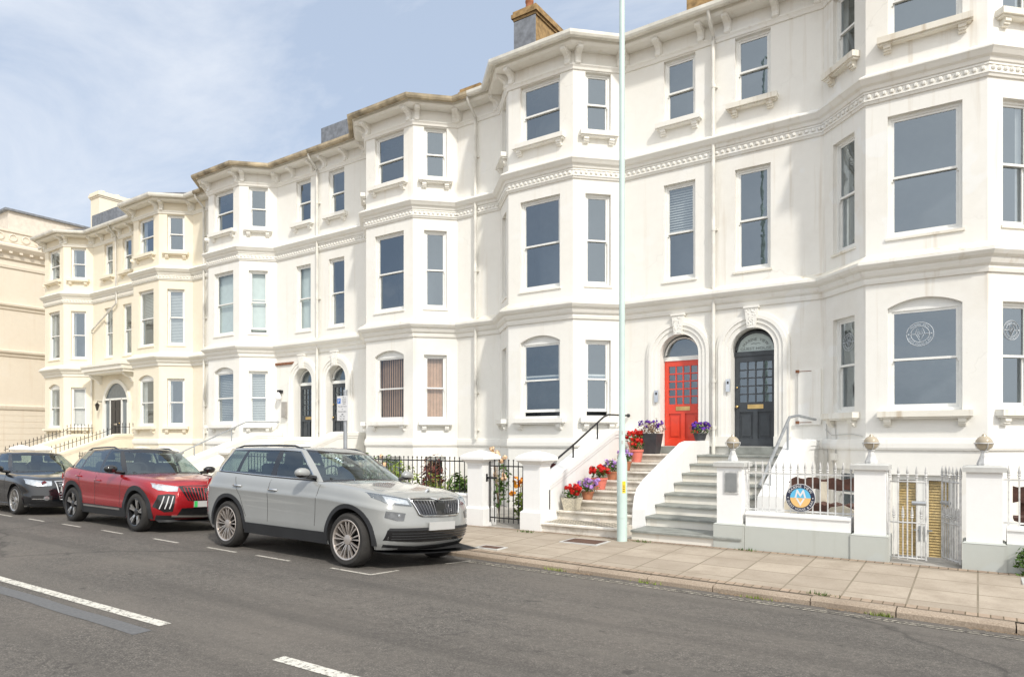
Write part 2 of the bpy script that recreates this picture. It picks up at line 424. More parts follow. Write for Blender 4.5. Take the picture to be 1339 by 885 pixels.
nt.links.new(dv.outputs[0], mpc.inputs['Vector'])
n1 = wn('ShaderNodeTexNoise'); n1.inputs['Scale'].default_value = 1.1; n1.inputs['Detail'].default_value = 9; n1.inputs['Roughness'].default_value = .62; n1.inputs['Distortion'].default_value = .45
nt.links.new(mpc.outputs[0], n1.inputs['Vector'])
rp = wn('ShaderNodeValToRGB'); rp.color_ramp.elements[0].position = .46; rp.color_ramp.elements[1].position = .70
nt.links.new(n1.outputs['Fac'], rp.inputs['Fac'])
hz = wn('ShaderNodeMix'); hz.data_type = 'RGBA'; hz.inputs[0].default_value = .68; hz.inputs[7].default_value = (4.9, 5.75, 7.1, 1)
nt.links.new(sky.outputs[0], hz.inputs[6])
clm = wn('ShaderNodeMath'); clm.operation = 'MULTIPLY'; clm.inputs[1].default_value = .82; nt.links.new(rp.outputs[0], clm.inputs[0])
cl = wn('ShaderNodeMix'); cl.data_type = 'RGBA'; cl.inputs[7].default_value = (7.0, 7.3, 7.8, 1)
nt.links.new(clm.outputs[0], cl.inputs[0]); nt.links.new(hz.outputs[2], cl.inputs[6])
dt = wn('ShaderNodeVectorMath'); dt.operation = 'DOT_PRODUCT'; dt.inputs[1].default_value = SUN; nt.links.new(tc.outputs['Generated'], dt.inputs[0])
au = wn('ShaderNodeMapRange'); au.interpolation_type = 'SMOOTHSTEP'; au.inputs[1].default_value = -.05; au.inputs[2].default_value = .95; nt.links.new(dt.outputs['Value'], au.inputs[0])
ha = wn('ShaderNodeMix'); ha.data_type = 'RGBA'; ha.inputs[7].default_value = (12.6, 12.6, 12.5, 1); nt.links.new(au.outputs[0], ha.inputs[0]); nt.links.new(cl.outputs[2], ha.inputs[6])  # brighter sky around the sun, added out of view for soft frontal fill
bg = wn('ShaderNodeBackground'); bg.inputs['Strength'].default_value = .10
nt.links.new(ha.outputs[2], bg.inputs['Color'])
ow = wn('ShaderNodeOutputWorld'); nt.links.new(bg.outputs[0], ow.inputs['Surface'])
scene.view_settings.view_transform = 'Standard'; scene.view_settings.look = 'None'
scene.view_settings.exposure = 0.41; scene.view_settings.gamma = 1; scene.view_settings.use_curve_mapping = False
scene.cycles.max_bounces = 8; scene.cycles.transparent_max_bounces = 12; scene.cycles.caustics_reflective = False; scene.cycles.caustics_refractive = False
scene.cycles.sample_clamp_indirect = 6

# ------------------------------------------------------------------ levels
YW, YB, YF = 15.3, 14.41, 11.0          # main wall plane, bay front plane, front boundary line
B_A, B_B, B_C = -4.90, -18.26, -31.80   # the party lines between the paired doors
KERB = 8.45
def zkb(x): return -.155 - .0123 * (max(-14., min(6., x)) + 6.94)
def zroad(x, y):
    if y < -4: return .0
    if y <= 3.2: return .06 - .0012 * (3.2 - y) ** 2
    t = min(1, (y - 3.2) / (KERB - 3.2)); return .06 + (zkb(x) - .06) * t ** 1.9
def zpav(x, y):
    k = zkb(x) + .085; t = max(0, min(1, (y - KERB) / (YF - KERB))); return k + (-.045 - k) * t

def sheet(mb, xs, ys, zf, dz=0, mi=0):
    vs = [(x, y, zf(x, y) + dz) for y in ys for x in xs]; n = len(xs)
    mb.add(vs, [(j * n + i, j * n + i + 1, (j + 1) * n + i + 1, (j + 1) * n + i) for j in range(len(ys) - 1) for i in range(n - 1)], mi, True)
def fr(a, b, n): return [a + (b - a) * i / n for i in range(n + 1)]
XS = fr(-60, 16, 38)
mb = MB(); mb.quad((-1500, -1500, -1.6), (1500, -1500, -1.6), (1500, 1500, -1.6), (-1500, 1500, -1.6)); struct(mb, 'ground', M_beach)
mb = MB(); mb.quad((-400, -90, -1.0), (400, -90, -1.0), (400, -7.5, -.05), (-400, -7.5, -.05)); struct(mb, 'beach', M_beach)
mb = MB(); sheet(mb, XS, fr(-4, 3.2, 6) + fr(3.2, KERB + .02, 14)[1:], zroad); struct(mb, 'road', M_asphalt)
mb = MB(); mb.box(-60, 16, -7.5, -4, -.3, .11); struct(mb, 'promenade', M_paving)
mb = MB(); sheet(mb, XS, fr(KERB + .16, YF + .03, 8), zpav); struct(mb, 'pavement', M_paving)
# brick edging along the kerb and the walls
mb = MB(); sheet(mb, XS, [KERB + .17, KERB + .30], zpav, .004); sheet(mb, XS, [YF - .13, YF + .0], zpav, .004); struct(mb, 'pavement_edging', M_brickpave)
# kerb of stones
mb = MB(); x = -58.
while x < 15:
    l = random.uniform(.85, 1.25); dy = random.uniform(-.008, .008); dzz = random.uniform(-.008, .006)
    a, b = x + .006, x + l - .006
    za, zb2 = zkb(a), zkb(b); prof = [(KERB + dy, -.3), (KERB + dy + .005, .055), (KERB + .03 + dy, .082), (KERB + .165, .086), (KERB + .165, -.3)]
    mb.loft([[(a, y, za + z + dzz) for y, z in prof], [((a + b) / 2, y + random.uniform(-.003, .003), (za + zb2) / 2 + z + dzz) for y, z in prof], [(b, y, zb2 + z + dzz) for y, z in prof]], True, True)
    x += l
struct(mb, 'kerb', M_kerb)
# road markings
def strip(mb, pts, wd, dz=.004, mi=0, jit=0.):
    for (x0, y0), (x1, y1) in zip(pts, pts[1:]):
        d = Vector((x1 - x0, y1 - y0)); l = d.length; n = Vector((-d.y, d.x)) / l * wd / 2; k = max(1, int(l / .4))
        L = []; Rr = []
        for i in range(k + 1):
            t = i / k; px, py = x0 + d.x * t, y0 + d.y * t; j = random.uniform(-jit, jit)
            L.append((px + n.x, py + n.y + j, zroad(px + n.x, py + n.y) + dz)); Rr.append((px - n.x, py - n.y + j, zroad(px - n.x, py - n.y) + dz))
        mb.loft([L, Rr], False, False, mi)
mb = MB()
for a, b in ((-16.4, -12.1), (-10.2, -5.93), (-4.33, -.3), (1.7, 5.7)): strip(mb, [(a, 3.24), (b, 3.26)], .11)
for a, b in ((-30, -26), (-24, -20), (-42, -38)): strip(mb, [(a, 3.22), (b, 3.22)], .11)
struct(mb, 'centre_line_marking', M_line)
mb = MB(); strip(mb, [(-12, 3.0), (-5.85, 3.02)], .16, .003, 0, .012); struct(mb, 'tar_strip_marking', M_patch)
mb = MB()
def bay(x, dx=1.0): strip(mb, [(x, 6.17), (x + dx, 6.15)], .055)
for x in (-10.0, -8.75): bay(x, .78)
for x in (-11.6, -13.4, -15.0, -16.6, -18.2, -20.0): bay(x, .8)
strip(mb, [(-7.1, 6.14), (-6.34, 6.12)], .055); strip(mb, [(-6.34, 6.10), (-6.34, 6.62)], .055); strip(mb, [(-6.34, 7.6), (-6.34, 8.2)], .055)
struct(mb, 'parking_bay_marking', M_bayline)
mb = MB()
strip(mb, [(x, 8.18) for x in fr(-6.3, 3, 12)], .045); strip(mb, [(x, 8.06) for x in fr(-6.3, 3, 12)], .045); struct(mb, 'kerbside_double_line_marking', M_faint)
# garden and light well floors behind the front line
mb = MB()
mb.quad((-60, YF + .03, -.05), (-3.0, YF + .03, -.05), (-3.0, YW + .1, -.05), (-60, YW + .1, -.05))
mb.quad((-3.0, YF + .03, -.05), (-1.55, YF + .03, -.05), (-1.55, YW + .1, -.05), (-3.0, YW + .1, -.05))
mb.quad((-1.55, YF + .9, -1.0), (3, YF + .9, -1.0), (3, YW + .1, -1.0), (-1.55, YW + .1, -1.0))
mb.quad((-1.55, YF + .9, -1.0), (-1.55, YW + .1, -1.0), (-1.55, YW + .1, -.05), (-1.55, YF + .9, -.05))
mb.quad((-1.55, YF + .03, -.05), (3, YF + .03, -.05), (3, YF + .9, -.05), (-1.55, YF + .9, -.05))
mb.quad((-1.55, YF + .9, -.05), (3, YF + .9, -.05), (3, YF + .9, -1.0), (-1.55, YF + .9, -1.0))
struct(mb, 'garden_ground', plain('worn concrete', (.36, .34, .31), .9, var=.3, vscale=2, bump=.2))

# ------------------------------------------------------------------ terrace houses
W_H = 6.68
def seg_map(T, a, b):
    dx, dy = b[0] - a[0], b[1] - a[1]; l = math.hypot(dx, dy); dx /= l; dy /= l; nx, ny = -dy, dx
    return (lambda s, d, z: T(a[0] + dx * s + nx * d, a[1] + dy * s + ny * d, z)), l
def arch_pts(s0, s1, zs, rise, n=14):
    """points of an arch from (s0,zs) over to (s1,zs)"""
    c = (s0 + s1) / 2; h = (s1 - s0) / 2
    rad = (h * h + rise * rise) / (2 * rise); zc = zs + rise - rad; a0 = math.asin(min(1, h / rad))
    if rise > h: a0 = PI - a0
    return [(c + rad * math.sin(-a0 + 2 * a0 * i / n), zc + rad * math.cos(-a0 + 2 * a0 * i / n)) for i in range(n + 1)]
def wall_face(mb, L, width, z0, z1, ops, depth=.17, mi=0):
    """wall sheet with openings (s0,s1,z0,z1,rise) and their reveals"""
    ss = sorted({0., width, *[o[0] for o in ops], *[o[1] for o in ops]}); zz = sorted({z0, z1, *[o[2] for o in ops], *[o[3] + o[4] for o in ops]})
    for a, b in zip(ss, ss[1:]):
        for c, d in zip(zz, zz[1:]):
            if any(o[0] < (a + b) / 2 < o[1] and o[2] < (c + d) / 2 < o[3] + o[4] for o in ops): continue
            mb.quad(L(a, 0, c), L(b, 0, c), L(b, 0, d), L(a, 0, d), mi)
    for s0, s1, a, b, rise in ops:
        out = [(s0, a), (s1, a)]
        if rise:
            ap = arch_pts(s0, s1, b, rise); top = b + rise
            for (p, q), (p2, q2) in zip(ap, ap[1:]): mb.quad(L(p, 0, q), L(p2, 0, q2), L(p2, 0, top), L(p, 0, top), mi)
            out += ap[::-1]
        else: out += [(s1, b), (s0, b)]
        out = [p for i, p in enumerate(out) if p != out[i - 1]]
        for (p, q), (p2, q2) in zip(out, out[1:] + out[:1]): mb.quad(L(p, 0, q), L(p2, 0, q2), L(p2, -depth, q2), L(p, -depth, q), mi)
def ring_bars(mb, L, s0, s1, z0, z1, w, d0, d1, wb=None, wt=None):
    wb = wb or w; wt = wt or w
    mb.box(s0, s0 + w, d0, d1, z0, z1, T=L); mb.box(s1 - w, s1, d0, d1, z0, z1, T=L)
    mb.box(s0 + w, s1 - w, d0, d1, z0, z0 + wb, T=L); mb.box(s0 + w, s1 - w, d0, d1, z1 - wt, z1, T=L)
def window(root, L, c, wd, z0, z1, rise=0, sill=True, blind=None, wallm=None, sillm=None, meet=.5, gap=0.):
    s0, s1 = c - wd / 2, c + wd / 2; mb = MB(); fw = .055
    ring_bars(mb, L, s0, s1, z0, z1, fw, -.165, -.085)
    if rise:
        ap = arch_pts(s0, s1, z1, rise)
        mb.loft([[L(p, -.10, q) for p, q in ap], [L(p, -.10, z1 - .001) for p, q in ap]], False, False)
    zm = z0 + (z1 - z0) * meet; a, b = s0 + fw, s1 - fw; sw = .042
    ring_bars(mb, L, a, b, zm - .02, z1 - fw, sw, -.14, -.105)            # upper sash, forward
    ring_bars(mb, L, a, b, z0 + fw + gap, zm + .022 + gap, sw, -.178, -.142, .07)      # lower sash, behind
    mb.box(a - .012, a + .02, -.135, -.10, zm - .07, zm - .02, T=L); mb.box(b - .02, b + .012, -.135, -.10, zm - .07, zm - .02, T=L)
    o = mb.build('window', M_frame, root)
    g = MB()
    g.quad(L(a + sw, -.122, zm + .02), L(b - sw, -.122, zm + .02), L(b - sw, -.122, z1 - fw - sw), L(a + sw, -.122, z1 - fw - sw))
    g.quad(L(a + sw, -.16, z0 + fw + .07 + gap), L(b - sw, -.16, z0 + fw + .07 + gap), L(b - sw, -.16, zm - .02 + gap), L(a + sw, -.16, zm - .02 + gap))
    g.build('pane', G_clear if blind in ('brown', 'pale', 'vertical') else G_win, o)
    if sill:
        k = MB(); k.box(s0 - .16, s1 + .16, -.0, .17, z0 - .115, z0 - .005, T=L); k.box(s0 - .13, s1 + .13, 0, .13, z0 - .15, z0 - .115, T=L)
        for sx in (s0 - .06, s1 - .06):
            for d, zt, zb_ in ((.115, .15, .21), (.09, .21, .25), (.06, .25, .28)): k.box(sx, sx + .12, 0, d, z0 - zb_, z0 - zt, T=L)
        k.build('sill', sillm or wallm or M_white, o)
    elif sill is None:
        k = MB(); k.box(s0 - .04, s1 + .04, 0, .03, z0 - .05, z0 - .004, T=L); k.build('sill', sillm or wallm or M_white, o)
    if blind:
        k = MB(); d = -.235
        if blind in ('brown', 'vertical'):
            n = int(wd / .085)
            for i in range(n):
                s = s0 + wd * (i + .5) / n; k.quad(L(s - .042, d - .015, z0), L(s + .042, d + .015, z0), L(s + .042, d + .015, z1), L(s - .042, d - .015, z1))
            k.build('blind', M_blind if blind == 'brown' else M_whiteblind, o)
        elif blind in ('pale', 'halfpale'):
            lo = z0 if blind == 'pale' else zm - .1
            k.box(s0, s1, d - .01, d, lo + gap, z1, T=L); k.build('blind', M_paleblind, o)
        elif blind in ('slats', 'halfslats', 'gold'):
            lo = z0 if blind != 'halfslats' else zm; n = int((z1 - lo) / .06)
            for i in range(n):
                z = lo + (i + .5) * .06; k.quad(L(s0, d - .015, z + .022), L(s1, d - .015, z + .022), L(s1, d + .015, z - .022), L(s0, d + .015, z - .022))
            k.build('blind', M_goldblind if blind == 'gold' else M_whiteblind, o)
        elif blind == 'curtain':
            for a0, a1 in ((s0, s0 + wd * .22), (s1 - wd * .22, s1)):
                pts = [(a0 + (a1 - a0) * i / 12, d + .02 * math.sin(i * 1.9)) for i in range(13)]
                k.loft([[L(s, dd, z0) for s, dd in pts], [L(s, dd, z1) for s, dd in pts]], False, False, 0, True)
            k.build('curtain', plain('net curtain', (.66, .66, .64), .9), o)
    return o
def glazed_door(root, L, c, wd, z0, z1, m, fan=None, cols=4, rows=5, text=False, dd=-.24):
    """panelled front door with a grid of small panes, fanlight in the arch above"""
    s0, s1 = c - wd / 2, c + wd / 2; mb = MB(); st = .10
    zg0, zg1 = z0 + (z1 - z0) * .49, z1 - .13
    d0, d1 = dd - .05, dd
    mb.box(s0, s0 + st, d0, d1, z0, z1, T=L); mb.box(s1 - st, s1, d0, d1, z0, z1, T=L)
    mb.box(s0 + st, s1 - st, d0, d1, zg1, z1, T=L); mb.box(s0 + st, s1 - st, d0, d1, zg0 - .22, zg0, T=L); mb.box(s0 + st, s1 - st, d0, d1, z0, z0 + .17, T=L)
    mid = (s0 + s1) / 2
    mb.box(mid - .05, mid + .05, d0, d1, z0 + .17, zg0 - .22, T=L)
    for a, b in ((s0 + st, mid - .05), (mid + .05, s1 - st)):
        mb.box(a, b, d0, d1 - .03, z0 + .17, zg0 - .22, T=L); mb.box(a + .05, b - .05, d1 - .03, d1 - .012, z0 + .23, zg0 - .28, T=L)
    iw = s1 - s0 - 2 * st; ih = zg1 - zg0
    for i in range(1, cols): s = s0 + st + iw * i / cols; mb.box(s - .014, s + .014, d0 + .005, d1 - .006, zg0, zg1, T=L)
    for j in range(1, rows): z = zg0 + ih * j / rows; mb.box(s0 + st, s1 - st, d0 + .006, d1 - .005, z - .014, z + .014, T=L)
    o = mb.build('door', m, root)
    g = MB(); g.quad(L(s0 + st, d0 + .02, zg0), L(s1 - st, d0 + .02, zg0), L(s1 - st, d0 + .02, zg1), L(s0 + st, d0 + .02, zg1)); g.build('pane', G_win, o)
    k = MB(); k.box(mid - .17, mid + .17, d1, d1 + .012, zg0 - .15, zg0 - .055, T=L); k.box(mid - .14, mid + .14, d1 + .012, d1 + .018, zg0 - .125, zg0 - .08, T=L); k.build('letterbox', M_brass, o)
    for zz, r in ((zg0 - .10, .034), (zg0 + .33, .02)):
        k = MB(); p = L(s0 + .055, d1 + .03, zz); k.ball(p, r, 10, 6); p2 = L(s0 + .055, d1, zz); k.tube([p2, p], .014, 8); k.build('handle', M_brass, o)
    return o

def arch_surround(root, L, c, half, zs, z0, m, wd=.33, key=True):
    """stepped moulding round a round-headed doorway, down both jambs, with a keystone"""
    mb = MB(); steps = [(0, .10, .030), (.10, .19, .055), (.19, .27, .080), (.27, wd, .050)]
    for a, b, d in steps:
        path = []
        def pts(r): return [(c - r, z0)] + [(c + r * math.cos(PI - PI * i / 20), zs + r * math.sin(PI * i / 20)) for i in range(21)] + [(c + r, z0)]
        pi_, po = pts(half + a), pts(half + b)
        rings = [[L(x, 0, z) for x, z in pi_], [L(x, d, z) for x, z in pi_], [L(x, d, z) for x, z in po], [L(x, 0, z) for x, z in po]]
        mb.loft(rings, False, False)
    for sgn in (-1, 1): mb.box(c + sgn * half, c + sgn * (half + wd + .03), 0, .09, z0 - .0, z0 + .22, T=L)
    o = mb.build('door_surround', m, root)
    if key:
        k = MB(); zt = zs + half + wd + .08; zb_ = zs + half - .02
        k.prism([(-.085, zb_), (.085, zb_), (.14, zt), (-.14, zt)], lambda a, b, h: L(c + a, h, b), 0, .13)
        k.box(c - .16, c + .16, 0, .15, zt, zt + .045, T=L)
        for _ in range(26):
            t = random.random(); w_ = .06 + .05 * t; p = L(c + random.uniform(-w_, w_), .13, zb_ + .03 + (zt - zb_ - .06) * t); k.ball(p, .016, 5, 4)
        k.build('keystone', m, o)
    return o

def house_half(root, B, m, wm, tm, near=3.15, bayw=1.89, W=W_H, door='grey', opts=None, sillm=None, slate_skirt=False, side_wall=False, seed=0):
    """one bay-fronted house; p runs from party line B, m = +1 to the right, -1 to the left"""
    opts = opts or {}; rnd = random.Random(seed)
    T = lambda p, q, z: (B + m * p, YW - q, z)
    PA = [(0, 0), (near - .89, 0), (near, .89), (near + bayw, .89), (near + bayw + .89, 0), (W, 0)]
    Zb, Zt = -1.2, 11.15
    wall = MB(); wins = []
    c0 = .83
    side = .64; face = .89 * math.sqrt(2)
    segs = list(zip(PA, PA[1:]))
    OP = {0: [], 1: [], 2: [], 3: [], 4: []}
    if door != 'porch' : OP[0].append((c0 - .46, c0 + .46, 1.54, 3.68, .46))
    for z0, z1, s in ((5.40, 7.66, None), (9.10, 10.57, True)): wins.append((0, c0, .76, z0, z1, 0, s))
    for sg, c in ((1, face / 2), (3, face / 2)):
        for z0, z1, s in ((2.22, 4.10, True), (5.42, 7.64, None), (9.12, 10.57, True)): wins.append((sg, c, side, z0, z1, 0, s))
    for z0, z1, rise, s in ((2.22, 4.12, .155, True), (5.42, 7.68, 0, None), (9.12, 10.58, 0, True)): wins.append((2, bayw / 2, 1.16, z0, z1, rise, s))
    for sg, c, wd, z0, z1, rise, s in wins: OP[sg].append((c - wd / 2, c + wd / 2, z0, z1, rise))
    bas = opts.get('basement', 'window')
    if bas == 'window':
        OP[2].append((bayw / 2 - .5, bayw / 2 + .5, .15, 1.20, 0)); OP[1].append((face / 2 - .3, face / 2 + .3, .15, 1.20, 0)); OP[3].append((face / 2 - .3, face / 2 + .3, .15, 1.20, 0))
    elif bas == 'french':
        OP[2].append((.43, 1.42, -1.0, 1.05, 0)); OP[1].append((face / 2 - .32, face / 2 + .32, .15, 1.12, 0))
    Ls = []
    for i, (a, b) in enumerate(segs):
        L, l = seg_map(T, a, b); Ls.append(L); wall_face(wall, L, l, Zb, Zt, OP[i], .30 if i == 0 and False else .17)
    # shell: party walls and back wall
    for p in (0.002, W - .002): wall.quad(T(p, 0, Zb), T(p, -9.5, Zb), T(p, -9.5, Zt), T(p, 0, Zt))
    wall.quad(T(0, -9.5, Zb), T(W, -9.5, Zb), T(W, -9.5, Zt), T(0, -9.5, Zt))
    wall.build('wall', wm, root)
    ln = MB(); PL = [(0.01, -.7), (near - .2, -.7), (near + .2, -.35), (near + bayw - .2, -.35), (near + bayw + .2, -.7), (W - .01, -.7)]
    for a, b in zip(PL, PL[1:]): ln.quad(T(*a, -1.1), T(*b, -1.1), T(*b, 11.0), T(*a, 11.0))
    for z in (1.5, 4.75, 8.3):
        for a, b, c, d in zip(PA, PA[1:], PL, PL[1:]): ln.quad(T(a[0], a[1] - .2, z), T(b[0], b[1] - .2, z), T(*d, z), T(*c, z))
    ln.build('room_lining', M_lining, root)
    # windows
    for k, (sg, c, wd, z0, z1, rise, s) in enumerate(wins):
        fl = 0 if z0 < 4 else (1 if z0 < 8 else 2)
        b = opts.get((sg, fl))
        window(root, Ls[sg], c, wd, z0, z1, rise, s, b, wm, sillm or wm, .5 if fl != 2 else .49, .10 if (sg, fl) in opts.get('open', ()) else 0.)
    if bas == 'window':
        window(root, Ls[2], bayw / 2, 1.0, .15, 1.2, 0, False); window(root, Ls[1], face / 2, .6, .15, 1.2, 0, False); window(root, Ls[3], face / 2, .6, .15, 1.2, 0, False)
    elif bas == 'french':
        window(root, Ls[1], face / 2, .64, .15, 1.12, 0, False)
        for q in (0, 1):
            L = Ls[2]; a = .43 + q * .495; mbd = MB(); ring_bars(mbd, L, a + .003, a + .492, -1.0, 1.05, .085, -.14, -.09, .2, .1)
            od = mbd.build('door', M_frame, root); od['label'] = 'white glazed basement door leaf with golden blind behind'
            g = MB(); g.quad(L(a + .08, -.12, -.8), L(a + .41, -.12, -.8), L(a + .41, -.12, .96), L(a + .08, -.12, .96)); g.build('pane', G_clear, od)
            bl = MB()
            for i in range(36):
                z = -.8 + .05 * i; bl.quad(L(a + .06, -.175, z + .045), L(a + .43, -.175, z + .045), L(a + .43, -.15, z), L(a + .06, -.15, z))
            bl.build('blind', M_goldblind, od)
            hb = MB(); s = a + (.45 if q == 0 else .045); hb.box(s - .02, s + .02, -.09, -.075, -.15, .12, T=L); hb.box(s - .012, s + .1 * (1 if q else -1), -.075, -.055, .03, .055, T=L); hb.build('handle', M_gsteel, od)
    # mouldings
    cor = MB()
    cor.sweep([(-.02, 4.60), (.035, 4.60), (.05, 4.66), (.05, 4.70), (.10, 4.74), (.13, 4.80), (.13, 4.83), (.20, 4.87), (.245, 4.93), (.245, 4.965), (-.02, 5.14)], PA, T)
    cor.build('cornice', tm, root)
    led = MB(); led.sweep([(-.01, 5.138), (.225, 4.983), (.232, 4.981), (-.01, 5.144)], PA, T); led.build('cornice_ledge', M_ledge if tm is not M_ctrim else tm, root)
    cor = MB()
    cor.sweep([(-.02, 7.98), (.03, 7.98), (.045, 8.02), (.045, 8.20), (.08, 8.22), (.10, 8.28), (.15, 8.31), (.19, 8.37), (.215, 8.40), (.215, 8.43), (-.02, 8.57)], PA, T)
    cor.sweep([(.045, 8.03), (.062, 8.03), (.062, 8.06), (.045, 8.06)], PA, T); cor.sweep([(.045, 8.17), (.062, 8.17), (.062, 8.20), (.045, 8.20)], PA, T)
    for L, (a, b) in zip(Ls, segs):
        l = math.hypot(b[0] - a[0], b[1] - a[1]); n = max(2, int(l / .125))
        for i in range(n): cor.ball(L(l * (i + .5) / n, .055, 8.115), .042, 6, 4)
    cor.build('frieze', tm, root)
    ar = MB(); ar.sweep([(-.02, 10.60), (.03, 10.60), (.045, 10.65), (.075, 10.69), (.075, 10.72), (-.02, 10.745)], PA, T)
    ar.sweep([(-.02, 11.03), (.30, 11.03), (.36, 11.07), (.36, 11.15), (.40, 11.15), (.40, 11.20), (-.02, 11.20)], PA, T); ar.build('eaves_moulding', tm, root)
    sk = MB(); sk.sweep([(-.02, -1.2), (.035, -1.2), (.035, 1.50), (.055, 1.53), (.055, 1.58), (.04, 1.68), (-.02, 1.71)], PA[1:] if False else PA, T) if False else None
    for pp in ([PA[0], (c0 - .80, 0)], [(c0 + .80, 0)] + PA[1:]):
        if pp[0][0] < pp[1][0] - .02: sk.sweep([(-.02, 1.50), (.03, 1.50), (.045, 1.54), (.045, 1.62), (.03, 1.70), (-.02, 1.72)], pp, T)
    sk.build('skirting', tm, root)
    br = [(0, .30), (0, 1.32), (0, near - .89 - .10), (1, .10), (1, face - .10), (2, .12), (2, bayw - .12), (3, .10), (3, face - .10), (4, .10)]
    for sg, s in br:
        L = Ls[sg]; k = MB()
        pr = [(0, 10.70), (.085, 10.70), (.115, 10.725), (.12, 10.76), (.095, 10.79), (.10, 10.84), (.14, 10.90), (.22, 10.935), (.29, 10.945), (.33, 10.97), (.33, 11.03), (0, 11.03)]
        k.prism(pr, lambda a, b, h, L=L, s=s: L(s + h, a, b), -.06, .06); k.prism([(0, 10.73), (.07, 10.74), (.07, 10.86), (.12, 10.93), (.28, 10.975), (.28, 11.03), (0, 11.03)], lambda a, b, h, L=L, s=s: L(s + h, a, b), -.078, .078)
        k.build('bracket', tm, root)
    gu = MB(); gu.sweep([(.40, 11.16), (.42, 11.12), (.47, 11.105), (.52, 11.12), (.545, 11.17), (.55, 11.24), (.53, 11.24), (.52, 11.18), (.42, 11.18), (.41, 11.24), (.395, 11.24)], PA, T); gu.build('gutter', M_gutterd if (opts or {}).get('dirty') else M_gutter, root)
    # roof: ruled from the gutter line to a ridge, then down behind
    def off(path, o):
        out = []
        for i, (p, q) in enumerate(path):
            if q > 0: sgn = -1 if i == 2 else 1; out.append((p + sgn * o * .414, q + o))
            else: out.append((p + (0 if i in (0, len(path) - 1) else (-.414 * o if i == 1 else .414 * o)) * 1, q + o))
        return out
    ro = MB(); eo = off(PA, .42)
    rid = [(p, -4.8) for p, q in eo]
    ro.loft([[T(p, q, 11.20) for p, q in eo], [T(p, q, 11.26) for p, q in eo], [T(p, q, 12.95) for p, q in rid], [T(p, -9.7, 11.2) for p, q in rid]], False, False)
    ro.build('roof', M_slate, root)
    if door == 'porch': return T, Ls, PA
    # front door
    L = Ls[0]; arch_surround(root, L, c0, .46, 3.68, 1.54, tm)
    j = MB(); hw = .46
    ap = arch_pts(c0 - hw, c0 + hw, 3.68, .46, 18); dd = -.245
    # deep reveal of the doorway
    outl = [(c0 - hw, 1.50)] + ap + [(c0 + hw, 1.50)]
    j.loft([[L(s, -.165, z) for s, z in outl], [L(s, -.32, z) for s, z in outl]], False, False); j.build('door_reveal', wm, root)
    dm = {'red': M_red, 'grey': M_greyd, 'slate': M_greyd}[door]; fm = M_greyd if opts.get('darkframe') else M_frame
    do = glazed_door(root, L, c0, .90, 1.54, 3.55, dm)
    do['label'] = {'red': 'bright red panelled front door with brass letterbox', 'grey': 'charcoal front door with brass letterbox', 'slate': 'dark grey panelled front door'}[door]
    fb = MB(); fb.box(c0 - hw, c0 + hw, -.31, -.22, 3.55, 3.65, T=L)
    ap2 = arch_pts(c0 - hw + .02, c0 + hw - .02, 3.66, .44, 18); ap3 = arch_pts(c0 - hw + .065, c0 + hw - .065, 3.69, .37, 18)
    fb.loft([[L(s, -.22, z) for s, z in ap2], [L(s, -.22, z) for s, z in ap3], [L(s, -.28, z) for s, z in ap3]], False, False)
    fo = fb.build('fanlight', fm, root)
    g = MB(); pts = [L(s, -.27, z) for s, z in arch_pts(c0 - hw + .05, c0 + hw - .05, 3.65, .40, 18)]; g.add(pts, [tuple(range(len(pts)))]); g.build('pane', M_frost if opts.get('fan_text') else G_win, fo)
    if opts.get('fan_text'):
        k = MB(); TT = lambda a, b: L(c0 + a * (1 if m > 0 else -1), -.262, 3.665 + b)
        put_arc_text(k, 'MARINE VIEW', .092, .295, 90, TT, ry=.255); put_text(k, 'GUEST HOUSE', .085, lambda a, b: TT(a, b + .02), sx=1.22)
        k.tube([TT(-.10, .145), TT(-.05, .165), TT(0, .148), TT(.05, .165), TT(.10, .145)], .004, 5)
        k.build('lettering', M_letter, fo)
    th = MB(); th.box(c0 - .5, c0 + .5, -.30, .06, 1.37, 1.535, T=L); th.build('threshold', M_slatestep, root)
    return T, Ls, PA

def downpipe(root, x, y, z0, z1, gy=None, breaks=()):
    k = MB(); path = [(x, YW - .46, 11.12), (x, YW - .44, 11.0), (x, YW - .12, 10.72), (x, YW - .10, 10.6), (x, YW - .10, z0)]
    k.tube(path, .042, 10)
    for z in (9.6, 6.4, 3.0, 1.95):
        if z > z0: k.tube([(x, YW - .10, z - .035), (x, YW - .10, z + .035)], .051, 10); k.box(x - .07, x + .07, YW - .06, YW, z - .02, z + .02)
    k.build('downpipe', M_pipe, root)
def chimney(root, x, y, wx, wy, z0, z1, m, pots=0, lead=False, potm=None, ph=1.):
    k = MB(); k.box(x - wx / 2, x + wx / 2, y - wy / 2, y + wy / 2, z0, z1 - .3)
    for e, a, b in ((.04, .30, .22), (.09, .22, .10), (.05, .10, 0)): k.box(x - wx / 2 - e, x + wx / 2 + e, y - wy / 2 - e, y + wy / 2 + e, z1 - a, z1 - b)
    o = k.build('chimney', m, root)
    if lead: k = MB(); k.box(x - wx / 2 - .02, x + wx / 2 + .02, y - wy / 2 - .03, y - wy / 2 - .002, z0, z1 - .32); k.build('lead_cladding', M_lead, o)
    for i in range(pots):
        k = MB(); yy = y - wy / 2 + wy * (i + .5) / pots; k.lathe([(.13, 0), (.11, .28 * ph), (.13, .30 * ph), (.13, .36 * ph), (.10, .36 * ph)], (x, yy, z1), 12); k.build('chimney_pot', potm or M_terra, o)
    return o
G_T = 'terraced houses along the street'
h3 = thing('terraced_house', (-8.2, YW, 0), 'white bay-fronted house with the bright red front door and brick chimney', 'house', G_T)
